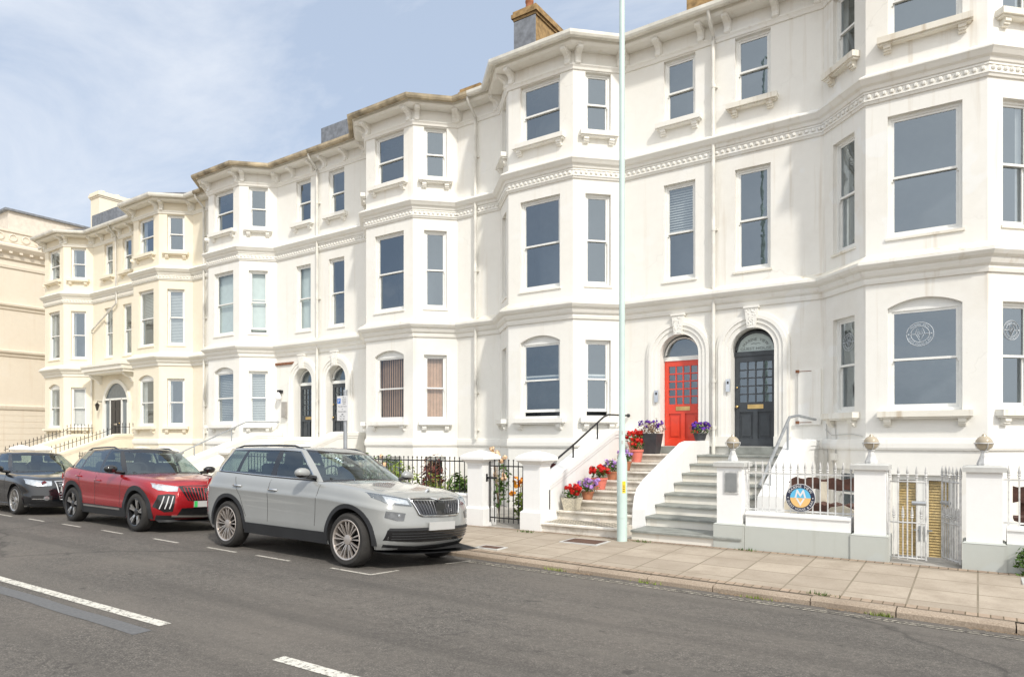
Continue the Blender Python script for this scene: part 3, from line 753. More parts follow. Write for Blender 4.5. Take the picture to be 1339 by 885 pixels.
house_half(h3, B_A, -1, M_white, M_white, door='red', seed=3, opts={(0, 1): 'halfslats', 'open': ((2, 0), (1, 0), (3, 0))})
h4 = thing('terraced_house', (-1.6, YW, 0), 'worn white guest house with charcoal front door and lettered fanlight', 'house', G_T)
T4, L4, _ = house_half(h4, B_A, 1, M_white4, M_white4, door='grey', seed=4, sillm=M_ledge, opts={'basement': 'french', 'fan_text': True, 'darkframe': True, (2, 2): None, (3, 1): 'curtain', (3, 2): 'curtain', (1, 1): 'curtain', (1, 2): 'curtain'})
h2 = thing('terraced_house', (-14.9, YW, 0), 'white bay-fronted house with brown vertical blinds in its ground-floor bay', 'house', G_T)
house_half(h2, B_B, 1, M_white, M_white, door='slate', seed=2, opts={(2, 0): 'brown', (3, 0): 'brown', (1, 0): 'brown', 'dirty': True})
h1 = thing('terraced_house', (-21.6, YW, 0), 'white bay-fronted house with pale blinds beside the cream pair', 'house', G_T)
house_half(h1, B_B, -1, M_white, M_white, door='slate', seed=1, opts={(2, 1): 'pale', (1, 1): 'pale', (3, 1): 'pale', (0, 1): 'pale', (2, 0): 'slats', (1, 0): 'slats', 'open': ((1, 1),), 'dirty': True})
hc = thing('terraced_house', (-31.8, YW, 0), 'cream painted pair of bay-fronted houses sharing an arched entrance', 'house', G_T)
for m_, o_ in ((1, {(3, 0): 'curtain', (3, 1): 'slats', (2, 1): 'halfslats', (2, 2): 'curtain', (2, 0): 'curtain'}), (-1, {(2, 1): 'curtain', (1, 0): 'vertical', (2, 0): 'curtain', (1, 1): 'curtain', (0, 1): 'curtain', (1, 2): 'curtain', (2, 2): 'curtain', (0, 2): 'curtain'})):
    Tc, Lc, _ = house_half(hc, B_C, m_, M_cream, M_ctrim, near=3.15, bayw=1.95, W=6.85, door='porch', seed=9 + m_, opts=o_)
# shared porch of the cream pair
Lp = lambda s, d, z: (B_C + s, YW - d, z)
k = MB()
k.loft([[Lp(x, d, z) for x, z in [(-1.05, 1.5)] + arch_pts(-1.05, 1.05, 3.35, .85, 20) + [(1.05, 1.5)]] for d in (.02, .10)], False, False)
rin = [(-1.05, 1.5)] + arch_pts(-1.05, 1.05, 3.35, .85, 20) + [(1.05, 1.5)]; rout = [(-1.2, 1.5)] + arch_pts(-1.2, 1.2, 3.38, .98, 20) + [(1.2, 1.5)]
k.loft([[Lp(x, .10, z) for x, z in rin], [Lp(x, .10, z) for x, z in rout], [Lp(x, .0, z) for x, z in rout]], False, False)
for s in (-1.55, 1.4): k.prism([(0, 4.2), (.12, 4.2), (.2, 4.35), (.5, 4.5), (.5, 4.6), (0, 4.6)], lambda a, b, h, s=s: Lp(s + h, a, b), 0, .16)
k.box(-1.75, 1.75, .1, .62, 4.60, 4.72, T=Lp); k.box(-1.8, 1.8, .1, .72, 4.72, 4.90, T=Lp); k.box(-1.84, 1.84, .1, .78, 4.90, 5.0, T=Lp)
k.build('porch_canopy', M_ctrim, hc)
k = MB(); k.box(-.46, .46, .02, .07, 1.54, 3.45, T=Lp)
for a, b in ((-.36, -.05), (.05, .36)):
    for c, d in ((1.7, 2.3), (2.4, 3.0), (3.08, 3.36)): k.box(a, b, .07, .082, c, d, T=Lp)
do = k.build('door', M_blackd, hc); do['label'] = 'black six-panelled front door under the arch'
k = MB(); k.box(-.13, .13, .082, .095, 2.33, 2.40, T=Lp); k.build('letterbox', M_chrome, do)
k = MB(); k.ball(Lp(.37, .11, 2.4), .035); k.build('handle', M_brass, do)
k = MB()
for a in (-1.04, -.53, .47, .98): k.box(a, a + .06, .02, .09, 1.54, 3.5 if abs(a) < .8 else 3.3, T=Lp)
k.box(-1.0, 1.0, .02, .09, 3.45, 3.53, T=Lp); so = k.build('sidelight_frame', M_frame, hc)
g = MB(); pts = [Lp(x, .015, z) for x, z in rin]; g.add(pts, [tuple(range(len(pts)))]); g.build('pane', plain('dim entrance glass', (.16, .19, .21), .08), so)
wl = thing('wall_lantern', (B_C - 1.45, YW - .2, 3.3), 'small black wall lantern beside the cream arched entrance', 'lantern')
k = MB(); k.lathe([(.03, 0), (.10, .28), (.02, .36)], (B_C - 1.45, YW - .2, 3.0), 6, smooth=False); k.build('lamp_shade', M_gloss, wl)
k = MB(); k.tube([(B_C - 1.45, YW, 3.42), (B_C - 1.45, YW - .2, 3.42), (B_C - 1.45, YW - .2, 3.34)], .02, 6); k.build('arm', M_iron, wl)
# downpipes, chimneys and roof boxes
downpipe(h3, B_A - .0, 0, .3, 0); downpipe(h2, B_B + W_H - .03, 0, 1.7, 0); downpipe(h1, B_B + .0, 0, 1.6, 0); downpipe(h1, B_B - W_H + .05, 0, .2, 0)
k = MB(); x = B_C + .08; k.tube([(x, YW - .46, 11.12), (x, YW - .12, 10.72), (x, YW - .10, 7.75), (x - 2.25, YW - .10, 6.75), (x - 2.3, YW - .10, 6.6), (x - 2.3, YW - .10, 1.7)], .042, 8); k.build('downpipe', M_pipe, hc)
chimney(h3, -11.52, 18.6, .75, 2.0, 11.5, 14.95, M_brick, 4, True)
chimney(h4, -6.1, 19.0, .8, 2.2, 11.5, 15.4, M_brick, 4)
chimney(h2, -13.75, 18.2, .75, .9, 11.5, 13.25, M_brick, 0)
k = MB(); k.box(-20.2, -17.2, 17.0, 19.0, 11.6, 13.25); k.build('roof_dormer', M_lead, h1)
k = MB(); k.box(-28.2, -26.8, 17.2, 18.6, 11.5, 13.0); k.build('roof_dormer', M_lead, hc)
chimney(hc, -37.9, 18.2, .9, 2.2, 11.5, 14.5, M_cream, 3, potm=M_cream, ph=.5)
k = MB(); k.box(-37.1, -34.6, 16.6, 17.8, 11.4, 13.0); k.build('roof_dormer', M_lead, hc)
# etched emblem on the guest house bay windows
def emblem_lines(k, T, r):
    def ring(rr, a0=0, a1=360, t=.006, n=40):
        p = [(rr * math.cos(R(a0 + (a1 - a0) * i / n)), rr * math.sin(R(a0 + (a1 - a0) * i / n))) for i in range(n + 1)]
        k.tube([T(a, b) for a, b in p], t, 4)
    ring(r); ring(r * .68)
    for pl in ([(-.36, .0), (-.20, .52), (0, .1), (.20, .52), (.36, 0)], [(-.22, 0), (-.15, .22), (0, -.02), (.15, .22), (.22, 0)], [(-.30, -.02), (0, -.60), (.30, -.02)], [(-.17, -.02), (0, -.34), (.17, -.02), (-.17, -.02)], [(-.68, 0), (-.36, 0)], [(.36, 0), (.68, 0)]):
        k.tube([T(a * r, b * r) for a, b in pl], .006, 4)
    for sx in (-.84, .84): k.tube([T(sx * r - .012, 0), T(sx * r + .012, 0)], .014, 6)
    put_arc_text(k, 'MARINE VIEW', r * .22, r * .84, 90, T); put_arc_text(k, 'GUEST HOUSE & BAR', r * .20, r * .84, 270, T, inside=True, spacing=1.05)
wins4 = [o for o in h4.children if o.name.startswith('window')]
for sg, c, r in ((2, 1.89 / 2 - .07, .215), (3, .89 * math.sqrt(2) / 2 - .02, .17), (1, .89 * math.sqrt(2) / 2, .17)):
    k = MB(); L = L4[sg]; emblem_lines(k, lambda a, b, L=L, c=c: L(c + a, -.117, 3.62 + b), r)
    o = k.build('etched_emblem', M_etch, h4)
# wall cabinet outline and cables on the guest house
ct = thing('meter_cabinet', (-2.85, YW, 2.6), 'white painted meter cabinet with rusty hinges beside charcoal door', 'cabinet')
k = MB(); k.box(-3.12, -2.68, YW - .05, YW, 2.0, 3.15); k.build('cabinet_door', M_white4, ct)
for z in (2.05, 3.12):
    k = MB(); k.box(-3.12, -2.86, YW - .056, YW - .05, z - .006, z + .006); k.box(-3.17, -3.10, YW - .07, YW - .05, z - .03, z + .03); k.build('hinge', M_rust, ct)
jb = thing('junction_box', (-2.3, YW - .4, 1.2), 'small white junction box with cables below the guest house bay', 'junction box')
L = L4[1]; k = MB(); k.box(.32, .46, 0, .07, 1.28, 1.42, T=L); k.build('box_cover', M_white4, jb)
k = MB()
for s, z0, z1 in ((.36, .2, 1.28), (.42, 1.42, 2.0), (.15, .4, 2.2)): k.tube([L(s, .02, z0), L(s + .02, .025, (z0 + z1) / 2), L(s - .03, .02, z1)], .008, 5)
k.tube([L(.1, .02, 1.9), L(.3, .03, 1.78), L(.9, .03, 1.80), L(1.2, .02, 1.76)], .008, 5)
k.build('cable', M_coping, jb)
# bell plates by the doors
def entry(x, z, label, m1=M_chrome):
    t = thing('door_bell', (x, YW, z), label, 'door bell'); k = MB(); k.box(x - .045, x + .045, YW - .10, YW - .075, z - .15, z + .13); k.build('plate', m1, t)
    k = MB(); k.box(x - .02, x + .02, YW - .108, YW - .10, z + .02, z + .08); k.build('button', M_ink, t)
entry(-6.26, 2.72, 'silver entry panel beside the red front door'); entry(-4.58, 2.9, 'grey entry panel beside the charcoal front door')
# rusty bracket, bulkhead lamp and meter by the left dark door
rb = MB(); xb = B_B - 1.6
rb.box(xb - .7, xb + .28, YW - .05, YW - .002, 4.30, 4.38); rb.box(xb - .72, xb - .69, YW - .03, YW - .002, 2.4, 4.3)
tag(rb.build('rusted_lintel', M_rust), 'rust stained strip above the wall lamp beside the left dark door', 'metal strip')
bl = thing('bulkhead_lamp', (B_B - 1.9, YW, 3.3), 'white bulkhead lamp on wall left of the dark paired doors', 'lamp')
k = MB(); k.lathe([(.10, 0), (.11, .05), (.06, .22), (.02, .25)], (B_B - 2.0, YW - .14, 3.1), 10); k.build('lamp_shade', M_gwhite, bl)
k = MB(); k.box(B_B - 2.08, B_B - 1.92, YW - .14, YW, 3.32, 3.42); k.build('bracket', M_iron, bl)
mt = MB(); mt.box(B_B - 1.86, B_B - 1.62, YW - .12, YW - .002, 2.45, 3.0); mt.box(B_B - 1.84, B_B - 1.64, YW - .135, YW - .12, 2.5, 2.95)
tag(mt.build('meter_box', plain('grey meter plastic', (.38, .36, .33), .5)), 'grey meter box on wall beside left dark door', 'meter box')
vn = MB(); vn.box(-7.66, -7.36, YW - .62, YW - .60, 1.72, 1.92)
# beige corner building beyond
bb = thing('corner_building', (-44.5, 16, 0), 'tall beige corner building with roundel parapet beyond the cream houses', 'building')
k = MB(); X0 = -44.5; k.box(-62, X0, 4, 30, -.5, 12.6)
k.build('wall', M_beige, bb)
TB = lambda p, q, z: (X0 + q, p, z)
pth = [(30, 0), (4, 0)]
def bbband(prof):
    mbk.loft([[(X0 + o, 30, z) for o, z in prof], [(X0 + o, 4, z) for o, z in prof]])
mbk = MB()
bbband([(0, 12.6), (.15, 12.6), (.15, 13.15), (.22, 13.18), (.22, 13.3), (-.3, 13.3), (-.3, 12.6)])
bbband([(0, 11.7), (.1, 11.7), (.15, 11.95), (.35, 12.1), (.5, 12.3), (.5, 12.42), (.1, 12.6), (0, 12.6)])
bbband([(0, 11.2), (.06, 11.2), (.08, 11.35), (0, 11.38)])
for z in (8.9, 6.3): bbband([(0, z), (.05, z), (.08, z + .12), (.16, z + .2), (.18, z + .3), (0, z + .36)])
bbband([(0, 3.35), (.06, 3.35), (.1, 3.5), (.1, 3.56), (0, 3.6)])
for i in range(34):
    y = 8 + i * .5; mbk.box(X0, X0 + .34, y, y + .16, 11.98, 12.16)
mbk.build('cornice', M_beige, bb)
for i in range(24):
    y = 8.3 + i * .62
    k = MB(); k.lathe([(.12, .15), (.20, .15), (.22, .19), (.16, .21), (.14, .165)], (X0, y, 12.88), 14, axis='x'); k.build('roundel', M_beige, bb)
k = MB()
for j in range(9):
    z = .3 + j * .34; k.box(X0, X0 + .012, 4, 30, z, z + .30)
k.build('rusticated_base', M_beige, bb)
k = MB(); k.box(-60, X0 - 1.8, 16.2, 29, 12.6, 14.9); po = k.build('penthouse', plain('pale render', (.66, .60, .52), .8), bb)
k = MB(); k.box(-60.2, X0 - 1.65, 16.0, 29.2, 14.9, 15.02); k.build('roof_edge', M_lead, po)
k = MB(); k.box(X0 - 1.8, X0 - 1.77, 19.4, 21.0, 12.7, 14.0); k.build('window', M_greyd, po)

# ------------------------------------------------------------------ front steps
STEPY = [11.0, 11.65, 12.10, 12.55, 13.05, 13.50, 13.95, 14.40]
RISE = .177; ZG = -.05
def flight(x0, x1, label, kind, group='front step flights'):
    root = thing('stone_steps', ((x0 + x1) / 2, 11.0, ZG), label, 'steps', group)
    for i, y in enumerate(STEPY):
        z1 = ZG + RISE * (i + 1); ye = STEPY[i + 1] + .3 if i < 7 else YW - .02
        xa, xb = (x0, x1)
        k = MB(); k.box(xa, xb, y + .02, ye, z1 - RISE - (.05 if i == 0 else 0), z1 - .045)
        zt = z1; nose = .03
        rm = M_marble if kind == 'marble' else (M_riser if kind == 'slate' else M_ctrim)
        o = k.build('step', rm, root)
        k = MB(); b = .012
        k.loft([[(x, y - nose + yy, z) for yy, z in ((0, zt - .04), (0, zt - b), (b, zt), (STEPY[i + 1] - y + .05, zt), (STEPY[i + 1] - y + .05, zt - .045))] if i < 7 else [(x, yy, z) for yy, z in ((y - nose, zt - .04), (y - nose, zt - b), (y - nose + b, zt), (YW - .02, zt), (YW - .02, zt - .045))] for x in (xa - .001, xb + .001)])
        k.build('tread', M_marble if kind == 'marble' else (M_slatestep if kind == 'slate' else M_ctrim), o)
        if kind == 'marble' and i < 7:
            k = MB(); k.quad((xa + .05, y + .06, zt + .003), (xb - .05, y + .06, zt + .003), (xb - .05, min(STEPY[i + 1], y + .45 if i else y + .64), zt + .003), (xa + .05, min(STEPY[i + 1], y + .45 if i else y + .64), zt + .003)); k.build('tile_panel', M_tile, o)
    return root
def cheek(x0, x1, prof, label, m, coping=True, cap=.07):
    """low wall stepping up beside a flight: side profile (y,z) along the top"""
    root = thing('cheek_wall', ((x0 + x1) / 2, prof[0][0], ZG), label, 'stair wall', 'stair side walls')
    k = MB(); poly = prof + [(prof[-1][0], ZG - .05), (prof[0][0], ZG - .05)]
    k.prism(poly, lambda a, b, h: (h, a, b), x0, x1); k.build('wall', m, root)
    if coping:
        k = MB(); e = .035
        top = prof[1:] if abs(prof[0][0] - prof[1][0]) < 1e-6 else prof
        k.loft([[(x0 - e, y, z - .09), (x0 - e, y, z + .015), (x0 + .02, y, z + .035), (x1 - .02, y, z + .035), (x1 + e, y, z + .015), (x1 + e, y, z - .09)] for y, z in top])
        k.loft([[(x0 - .018, y, z - .16), (x0 - .018, y, z - .09), (x1 + .018, y, z - .09), (x1 + .018, y, z - .16)] for y, z in top]); k.build('coping', m, root)
    return root
SLOPE_L = [(11.35, ZG), (11.35, .88), (11.7, 1.0), (14.2, 1.88), (14.4, 1.90), (15.28, 1.90)]
def lcurve(): return [(11.6, .12), (11.62, .42), (11.68, .62), (11.80, .78), (12.1, .94), (14.0, 1.62), (14.3, 1.66), (15.28, 1.66)]
flight(-6.86, -5.25, 'marble front steps with chequered tiles leading to the red door', 'marble')
flight(-4.99, -3.10, 'grey slate treaded front steps leading to the charcoal door', 'slate')
cheek(-7.16, -6.87, SLOPE_L, 'white moulded stair wall left of the flower pot steps', M_gwhite)
cheek(-5.245, -4.995, lcurve(), 'white curved dividing wall between the red and charcoal door steps', M_gwhite, False)
cheek(-3.09, -2.74, [(12.0, .35), (12.05, .70), (14.1, 1.62), (14.4, 1.66), (15.28, 1.66)], 'white stair wall with silver handrail right of the charcoal door steps', M_gwhite)
D2 = B_B - B_A
flight(-6.86 + D2, -5.25 + D2, 'white front steps to the left dark paired door', 'plain'); flight(-4.99 + D2, -3.10 + D2, 'white front steps to the right dark paired door', 'plain')
cheek(-7.16 + D2, -6.87 + D2, SLOPE_L, 'white moulded stair wall with grey handrail left of dark paired doors', M_white)
cheek(-5.245 + D2, -4.995 + D2, [(11.35, ZG), (11.35, .85), (11.7, 1.0), (14.0, 1.72), (14.3, 1.74), (15.28, 1.74)], 'white moulded stair wall between the two dark paired doors', M_white)
cheek(-3.09 + D2, -2.74 + D2, SLOPE_L, 'white moulded stair wall right of the dark paired doors', M_white)
flight(B_C - 1.9, B_C + 1.75, 'cream front steps to the arched entrance', 'plain')
cheek(B_C - 2.25, B_C - 1.91, SLOPE_L, 'far cream stair wall topped by iron spikes', M_cream); cheek(B_C + 1.76, B_C + 2.1, SLOPE_L, 'near cream stair wall topped by iron spikes', M_cream)
def rail(path, r, m, posts, label, end_ball=False, name='handrail'):
    root = thing(name, path[0], label, 'handrail'); k = MB(); k.tube(path, r, 10); k.build('rail', m, root)
    for a, b in posts: k = MB(); k.tube([a, b], r * .8, 8); k.build('post', m, root)
    if end_ball: k = MB(); k.ball(path[-1], r * 2.2, 10, 6); k.build('end_knob', m, root)
    return root
xh = -6.98
rail([(xh, 11.5, 1.16), (xh, 12.6, 1.62), (xh, 13.9, 2.20), (xh, 14.15, 2.26), (xh, 15.22, 2.27)], .022, M_iron, [((xh, 12.5, 1.58), (xh, 12.5, 1.27)), ((xh, 13.6, 2.06), (xh, 13.6, 1.68))], 'black iron handrail rising beside the flower pot steps', True)
xh += D2
rail([(xh, 11.5, 1.22), (xh, 13.95, 2.28), (xh, 15.2, 2.30)], .022, M_gsteel, [((xh, 12.1, 1.48), (xh, 12.1, 1.15)), ((xh, 13.4, 2.04), (xh, 13.4, 1.6))], 'grey steel handrail left of the dark paired doors', True)
xh = -3.0
rail([(xh, 11.7, .92), (xh + .0, 13.9, 2.12), (xh + .1, 14.1, 2.16), (xh + .28, 14.9, 2.10)], .028, M_gsteel, [((xh, 12.4, 1.30), (xh, 12.4, .85)), ((xh, 13.75, 2.03), (xh, 13.75, 1.45))], 'silver tubular handrail beside the charcoal door steps')

# ------------------------------------------------------------------ pillars, low walls, railings
G_P = 'front garden pillars'
def pillar_pyr(x, y, label, sh=.19, m=M_gwhite, cm=None):
    root = thing('gate_pillar', (x, y, ZG), label, 'pillar', G_P); cm = cm or m
    k = MB(); e = .045; k.box(x - sh - e, x + sh + e, y - sh - e, y + sh + e, ZG - .05, .30); k.loft([[(x + a * (sh + e), y + b * (sh + e), .30) for a, b in ((-1, -1), (1, -1), (1, 1), (-1, 1))], [(x + a * sh, y + b * sh, .335) for a, b in ((-1, -1), (1, -1), (1, 1), (-1, 1))]]); k.build('plinth', m, root)
    k = MB(); k.box(x - sh, x + sh, y - sh, y + sh, .30, 1.22); k.build('shaft', m, root)
    k = MB(); sq = ((-1, -1), (1, -1), (1, 1), (-1, 1))
    k.loft([[(x + a * h, y + b * h, z) for a, b in sq] for h, z in ((sh + .01, 1.18), (sh + .01, 1.21), (sh + .05, 1.25), (sh + .11, 1.29), (sh + .11, 1.345), (sh + .05, 1.40), (sh + .02, 1.405), (sh - .02, 1.43), (.02, 1.475))]); k.build('cap', cm, root)
    return root
pillar_pyr(-8.42, YF + .20, 'white square pillar left of the narrow black gate, nearest the low railing'); pillar_pyr(-7.06, YF + .20, 'white square pillar right of the narrow black gate, against the marble steps')
pillar_pyr(-8.42 + D2, YF + .2, 'weathered pillar with stained cap left of the pair behind the red car', cm=M_cap, m=M_white); pillar_pyr(-7.06 + D2, YF + .2, 'weathered pillar with stained cap at foot of the grey handrail stairs', cm=M_cap, m=M_white)
pillar_pyr(-3.5 + D2, YF + .2, 'white pillar with stained cap half hidden behind the grey car', cm=M_cap, m=M_white)
pillar_pyr(B_C + 2.75, YF + .2, 'cream pillar with broad white cap right of the cream steps', m=M_cream, cm=M_gwhite); pillar_pyr(B_C + 1.0, YF + .2, 'cream pillar with broad white cap at foot of the cream steps', m=M_cream, cm=M_gwhite)
def globe(x, y, z, label):
    t = thing('globe_lamp', (x, y, z), label, 'lamp', 'globe lamps on the guest house pillars')
    k = MB(); k.lathe([(.085, 0), (.085, .03), (.05, .12), (.035, .17), (.05, .19), (.03, .21)], (x, y, z), 8, smooth=False); k.build('base', M_wiron, t)
    k = MB(); k.ball((x, y, z + .30), .102, 20, 12); k.lathe([(.03, 0), (.02, .025), (.005, .03)], (x, y, z + .398), 8); k.build('globe', M_globe, t)
    k = MB(); k.lathe([(.103, 0), (.118, 0), (.118, .014), (.103, .014)], (x, y, z + .295), 24, cap=False)
    for a in range(4):
        an = a * PI / 2 + .4; k.tube([(x + .118 * math.cos(an), y + .118 * math.sin(an), z + .30), (x + .10 * math.cos(an), y + .10 * math.sin(an), z + .24), (x + .03 * math.cos(an), y + .03 * math.sin(an), z + .195)], .006, 5)
    k.build('cage_ring', M_wiron, t)
def pillar_flat(x, hw, label, zp):
    y = YF + hw + .03; root = thing('gate_pillar', (x, y, ZG), label, 'pillar', G_P)
    k = MB(); k.box(x - hw - .045, x + hw + .045, YF - .01, YF + 2 * hw + .07, ZG - .12, zp - .02); k.loft([[(x + a * h, y + b * h, z) for a, b in ((-1, -1), (1, -1), (1, 1), (-1, 1))] for h, z in ((hw + .045, zp - .02), (hw + .02, zp))]); k.build('plinth', M_grey_plinth, root)
    k = MB(); k.box(x - hw, x + hw, y - hw, y + hw, zp - .03, 1.26); k.build('shaft', M_gwhite, root)
    k = MB(); k.box(x - hw - .045, x + hw + .045, y - hw - .045, y + hw + .045, 1.26, 1.325); k.loft([[(x + a * h, y + b * h, z) for a, b in ((-1, -1), (1, -1), (1, 1), (-1, 1))] for h, z in ((hw + .045, 1.325), (hw - .02, 1.345))]); k.build('cap', M_coping, root)
    return root
pillar_flat(-3.30, .20, 'white pier with a grey plaque at the foot of the slate steps', .35); pillar_flat(-1.29, .20, 'white flat-capped pillar left of the open white gate', .33); pillar_flat(.07, .20, 'white flat-capped pillar right of the open white gate', .33)
globe(-3.30, YF + .23, 1.345, 'smoked globe lamp on the pier at the foot of the slate steps'); globe(-1.29, YF + .23, 1.345, 'smoked globe lamp on the pillar left of the white gate'); globe(.07, YF + .23, 1.345, 'smoked globe lamp on the pillar right of the white gate')
pq = thing('wall_plaque', (-3.27, YF + .02, 1.05), 'grey metal plaque on the pier at the slate steps', 'plaque')
k = MB(); k.box(-3.38, -3.15, YF + .012, YF + .03, .83, 1.19); k.build('frame', M_wiron, pq); k = MB(); k.box(-3.355, -3.175, YF + .002, YF + .012, .86, 1.16); k.build('face', plain('plaque face', (.30, .31, .31), .35, .4), pq)
def lowwall(x0, x1, label, zp, zt, pm=M_grey_plinth, m=M_gwhite, group='low front walls'):
    root = thing('low_wall', ((x0 + x1) / 2, YF + .2, ZG), label, 'wall', group)
    k = MB(); k.box(x0, x1, YF + .01, YF + .40, ZG - .12, zp); k.build('plinth', pm, root)
    k = MB(); k.box(x0, x1, YF + .06, YF + .36, zp, zt - .05); k.loft([[(x, yy, z) for yy, z in ((YF + .04, zt - .05), (YF + .04, zt - .02), (YF + .10, zt), (YF + .32, zt), (YF + .38, zt - .02), (YF + .38, zt - .05))] for x in (x0, x1)]); k.build('upper_wall', m, root)
lowwall(-3.05, -1.535, 'low white wall with grey plinth under the round sign railing', .33, .55); lowwall(.315, 4.5, 'low white wall with grey plinth right of the globe lamp pillars', .33, .55)
lowwall(-16.3, -8.66, 'low white wall under the black railing by the flower garden', .28, .58, M_gwhite)
lowwall(-26, -21.95, 'low white wall under black spikes behind the red car', .28, .5, M_white, M_white); lowwall(-28.8, -26.05, 'low cream wall beside the cream steps', .28, .5, M_cream, M_cream)
def spike_geo(k, x, y, z, fancy, r=.011):
    if fancy == 'spear':
        k.lathe([(r, 0), (.020, .015), (.012, .03), (.024, .045), (.012, .06), (.020, .075), (.004, .17)], (x, y, z), 8)
    elif fancy == 'knob': k.ball((x, y, z + .012), .018, 8, 6)
    else: k.lathe([(r, 0), (r * 1.5, .02), (.002, .09)], (x, y, z), 6)
def railing(x0, x1, y, zb, zr, zt, n, label, m, fancy, group='front railings', r=.010, slope=0.):
    root = thing('railing', ((x0 + x1) / 2, y, zb), label, 'railing', group)
    for z in (zb + .04, zr): k = MB(); k.box(x0, x1, y - .008, y + .008, z - .012, z + .012); k.build('rail', m, root)
    first = None
    for i in range(n):
        x = x0 + (x1 - x0) * (i + .5) / n
        if first is None:
            k = MB(); k.tube([(x, y, zb), (x, y, zt)], r, 7); spike_geo(k, x, y, zt, fancy, r); first = k.build('bar', m, root); fx = x
        else:
            c = first.copy(); COL.objects.link(c); c.parent = root; c.location = (x - fx, 0, 0)
    return root
railing(-3.09, -1.50, YF + .20, .55, 1.16, 1.18, 15, 'white spear-topped railing carrying the round sign', M_wiron, 'spear')
railing(.28, 4.4, YF + .20, .55, 1.16, 1.18, 36, 'white spear-topped railing right of the globe lamp pillars', M_wiron, 'spear')
railing(-16.3, -8.64, YF + .2, .58, 1.24, 1.30, 58, 'black knob-topped railing in front of the flower garden', M_iron, 'knob')
railing(-26, -21.9, YF + .2, .50, 1.12, 1.18, 36, 'black spiked railing behind the red car', M_iron, 'plain')
def stair_spikes(x, label):
    root = thing('stair_railing', (x, 11.6, 1.0), label, 'railing', 'spiked stair railings'); pts = SLOPE_L[2:]
    def zz(y):
        for (a, b), (c, d) in zip(pts, pts[1:]):
            if a <= y <= c: return b + (d - b) * (y - a) / (c - a)
        return pts[-1][1]
    k = MB(); k.tube([(x, y, zz(y) + .24 + (.08 if y > 14 else 0)) for y in fr(11.7, 15.2, 14)], .012, 6); k.build('rail', M_iron, root)
    for i in range(24):
        y = 11.75 + i * .148; h = .30 if y < 14.1 else .42; k = MB(); k.tube([(x, y, zz(y)), (x, y, zz(y) + h)], .012, 6); spike_geo(k, x, y, zz(y) + h, 'plain', .012); k.build('bar', M_iron, root)
stair_spikes(B_C - 2.08, 'black iron spikes on the far cream stair wall'); stair_spikes(B_C + 1.93, 'black iron spikes on the near cream stair wall')
# landing railing between the cream cheek and the door
# black gate
gt = thing('garden_gate', (-7.75, YF + .2, 0), 'narrow black iron gate between the two white square pillars', 'gate')
for i in range(8):
    x = -8.20 + .115 * i + .02; k = MB(); k.tube([(x, YF + .2, .03), (x, YF + .2, 1.27)], .010 if 0 < i < 7 else .016, 7); k.ball((x, YF + .2, 1.28), .018); k.build('bar', M_iron, gt)
for z in (.12, 1.16): k = MB(); k.box(-8.19, -7.37, YF + .19, YF + .21, z - .012, z + .012); k.build('rail', M_iron, gt)
k = MB(); k.box(-8.25, -8.0, YF + .17, YF + .19, .90, .94); k.box(-8.26, -8.23, YF + .13, YF + .19, .84, 1.0); k.build('latch', M_iron, gt)
# white gates
def wgate(x0, x1, y0, y1, label, n):
    root = thing('metal_gate', (x0, y0, 0), label, 'gate', 'white gate leaves')
    def P(t, z): return (x0 + (x1 - x0) * t, y0 + (y1 - y0) * t, z)
    for z in (.02, .52, 1.10): k = MB(); k.tube([P(0, z), P(1, z)], .012, 6); k.build('rail', M_wiron, root)
    for i in range(n):
        t = i / (n - 1); k = MB(); q = P(t, 0); k.tube([P(t, .0), P(t, 1.15)], .014 if i in (0, n - 1) else .010, 7); spike_geo(k, q[0], q[1], 1.15, 'spear'); k.build('bar', M_wiron, root)
        if i < n - 1: t2 = (i + .5) / (n - 1); k = MB(); q = P(t2, 0); k.tube([P(t2, 0.02), P(t2, .58)], .009, 6); spike_geo(k, q[0], q[1], .58, 'spear'); k.build('dog_bar', M_wiron, root)
    k = MB(); p = P(.62, .80); q = P(1.0, .80); k.tube([p, q], .03, 8); k.build('lock_bar', M_gsteel, root)
wgate(-1.05, -.60, YF + .16, YF + .16, 'white spear-topped gate leaf standing closed on the left', 5); wgate(-.195, -.42, YF + .10, YF + .52, 'white spear-topped gate leaf swung open on the right', 6)
# round sign
sg = thing('round_sign', (-2.28, YF + .15, .85), 'round guest house sign with sea, sand and white zigzag emblem', 'sign')
rs = .215; cx, cz = -2.25, .80; ysg = YF + .165
TS = lambda a, b, d=0.: (cx + a, ysg - d, cz + b)
def disc(k, r, d0, d1, a0=0, a1=360, n=48, mi=0):
    pts = [(r * math.cos(R(a0 + (a1 - a0) * i / n)), r * math.sin(R(a0 + (a1 - a0) * i / n))) for i in range(n + (0 if a1 - a0 == 360 else 1))]
    k.loft([[TS(a, b, d0) for a, b in pts], [TS(a, b, d1) for a, b in pts]], True, True, mi)
k = MB(); disc(k, rs, 0, .012); k.build('rim', M_signw, sg)
k = MB(); disc(k, rs * .97, .012, .015); k.build('navy_band', M_navy, sg)
k = MB(); disc(k, rs * .69, .015, .018, 0, 180); k.build('sky_half', M_sky, sg); k = MB(); disc(k, rs * .69, .015, .018, 180, 360); k.build('sand_half', M_sand, sg)
k = MB()
for pl in ([(-.085, 0), (-.052, .125), (-.036, .125), (0, .06), (.036, .125), (.052, .125), (.085, 0), (.058, 0), (.040, .075), (0, .012), (-.040, .075), (-.058, 0)], [(-.068, -.006), (0, -.125), (.068, -.006), (.040, -.006), (0, -.075), (-.040, -.006)]):
    k.add([TS(a, b, .021) for a, b in pl], [tuple(range(len(pl)))])
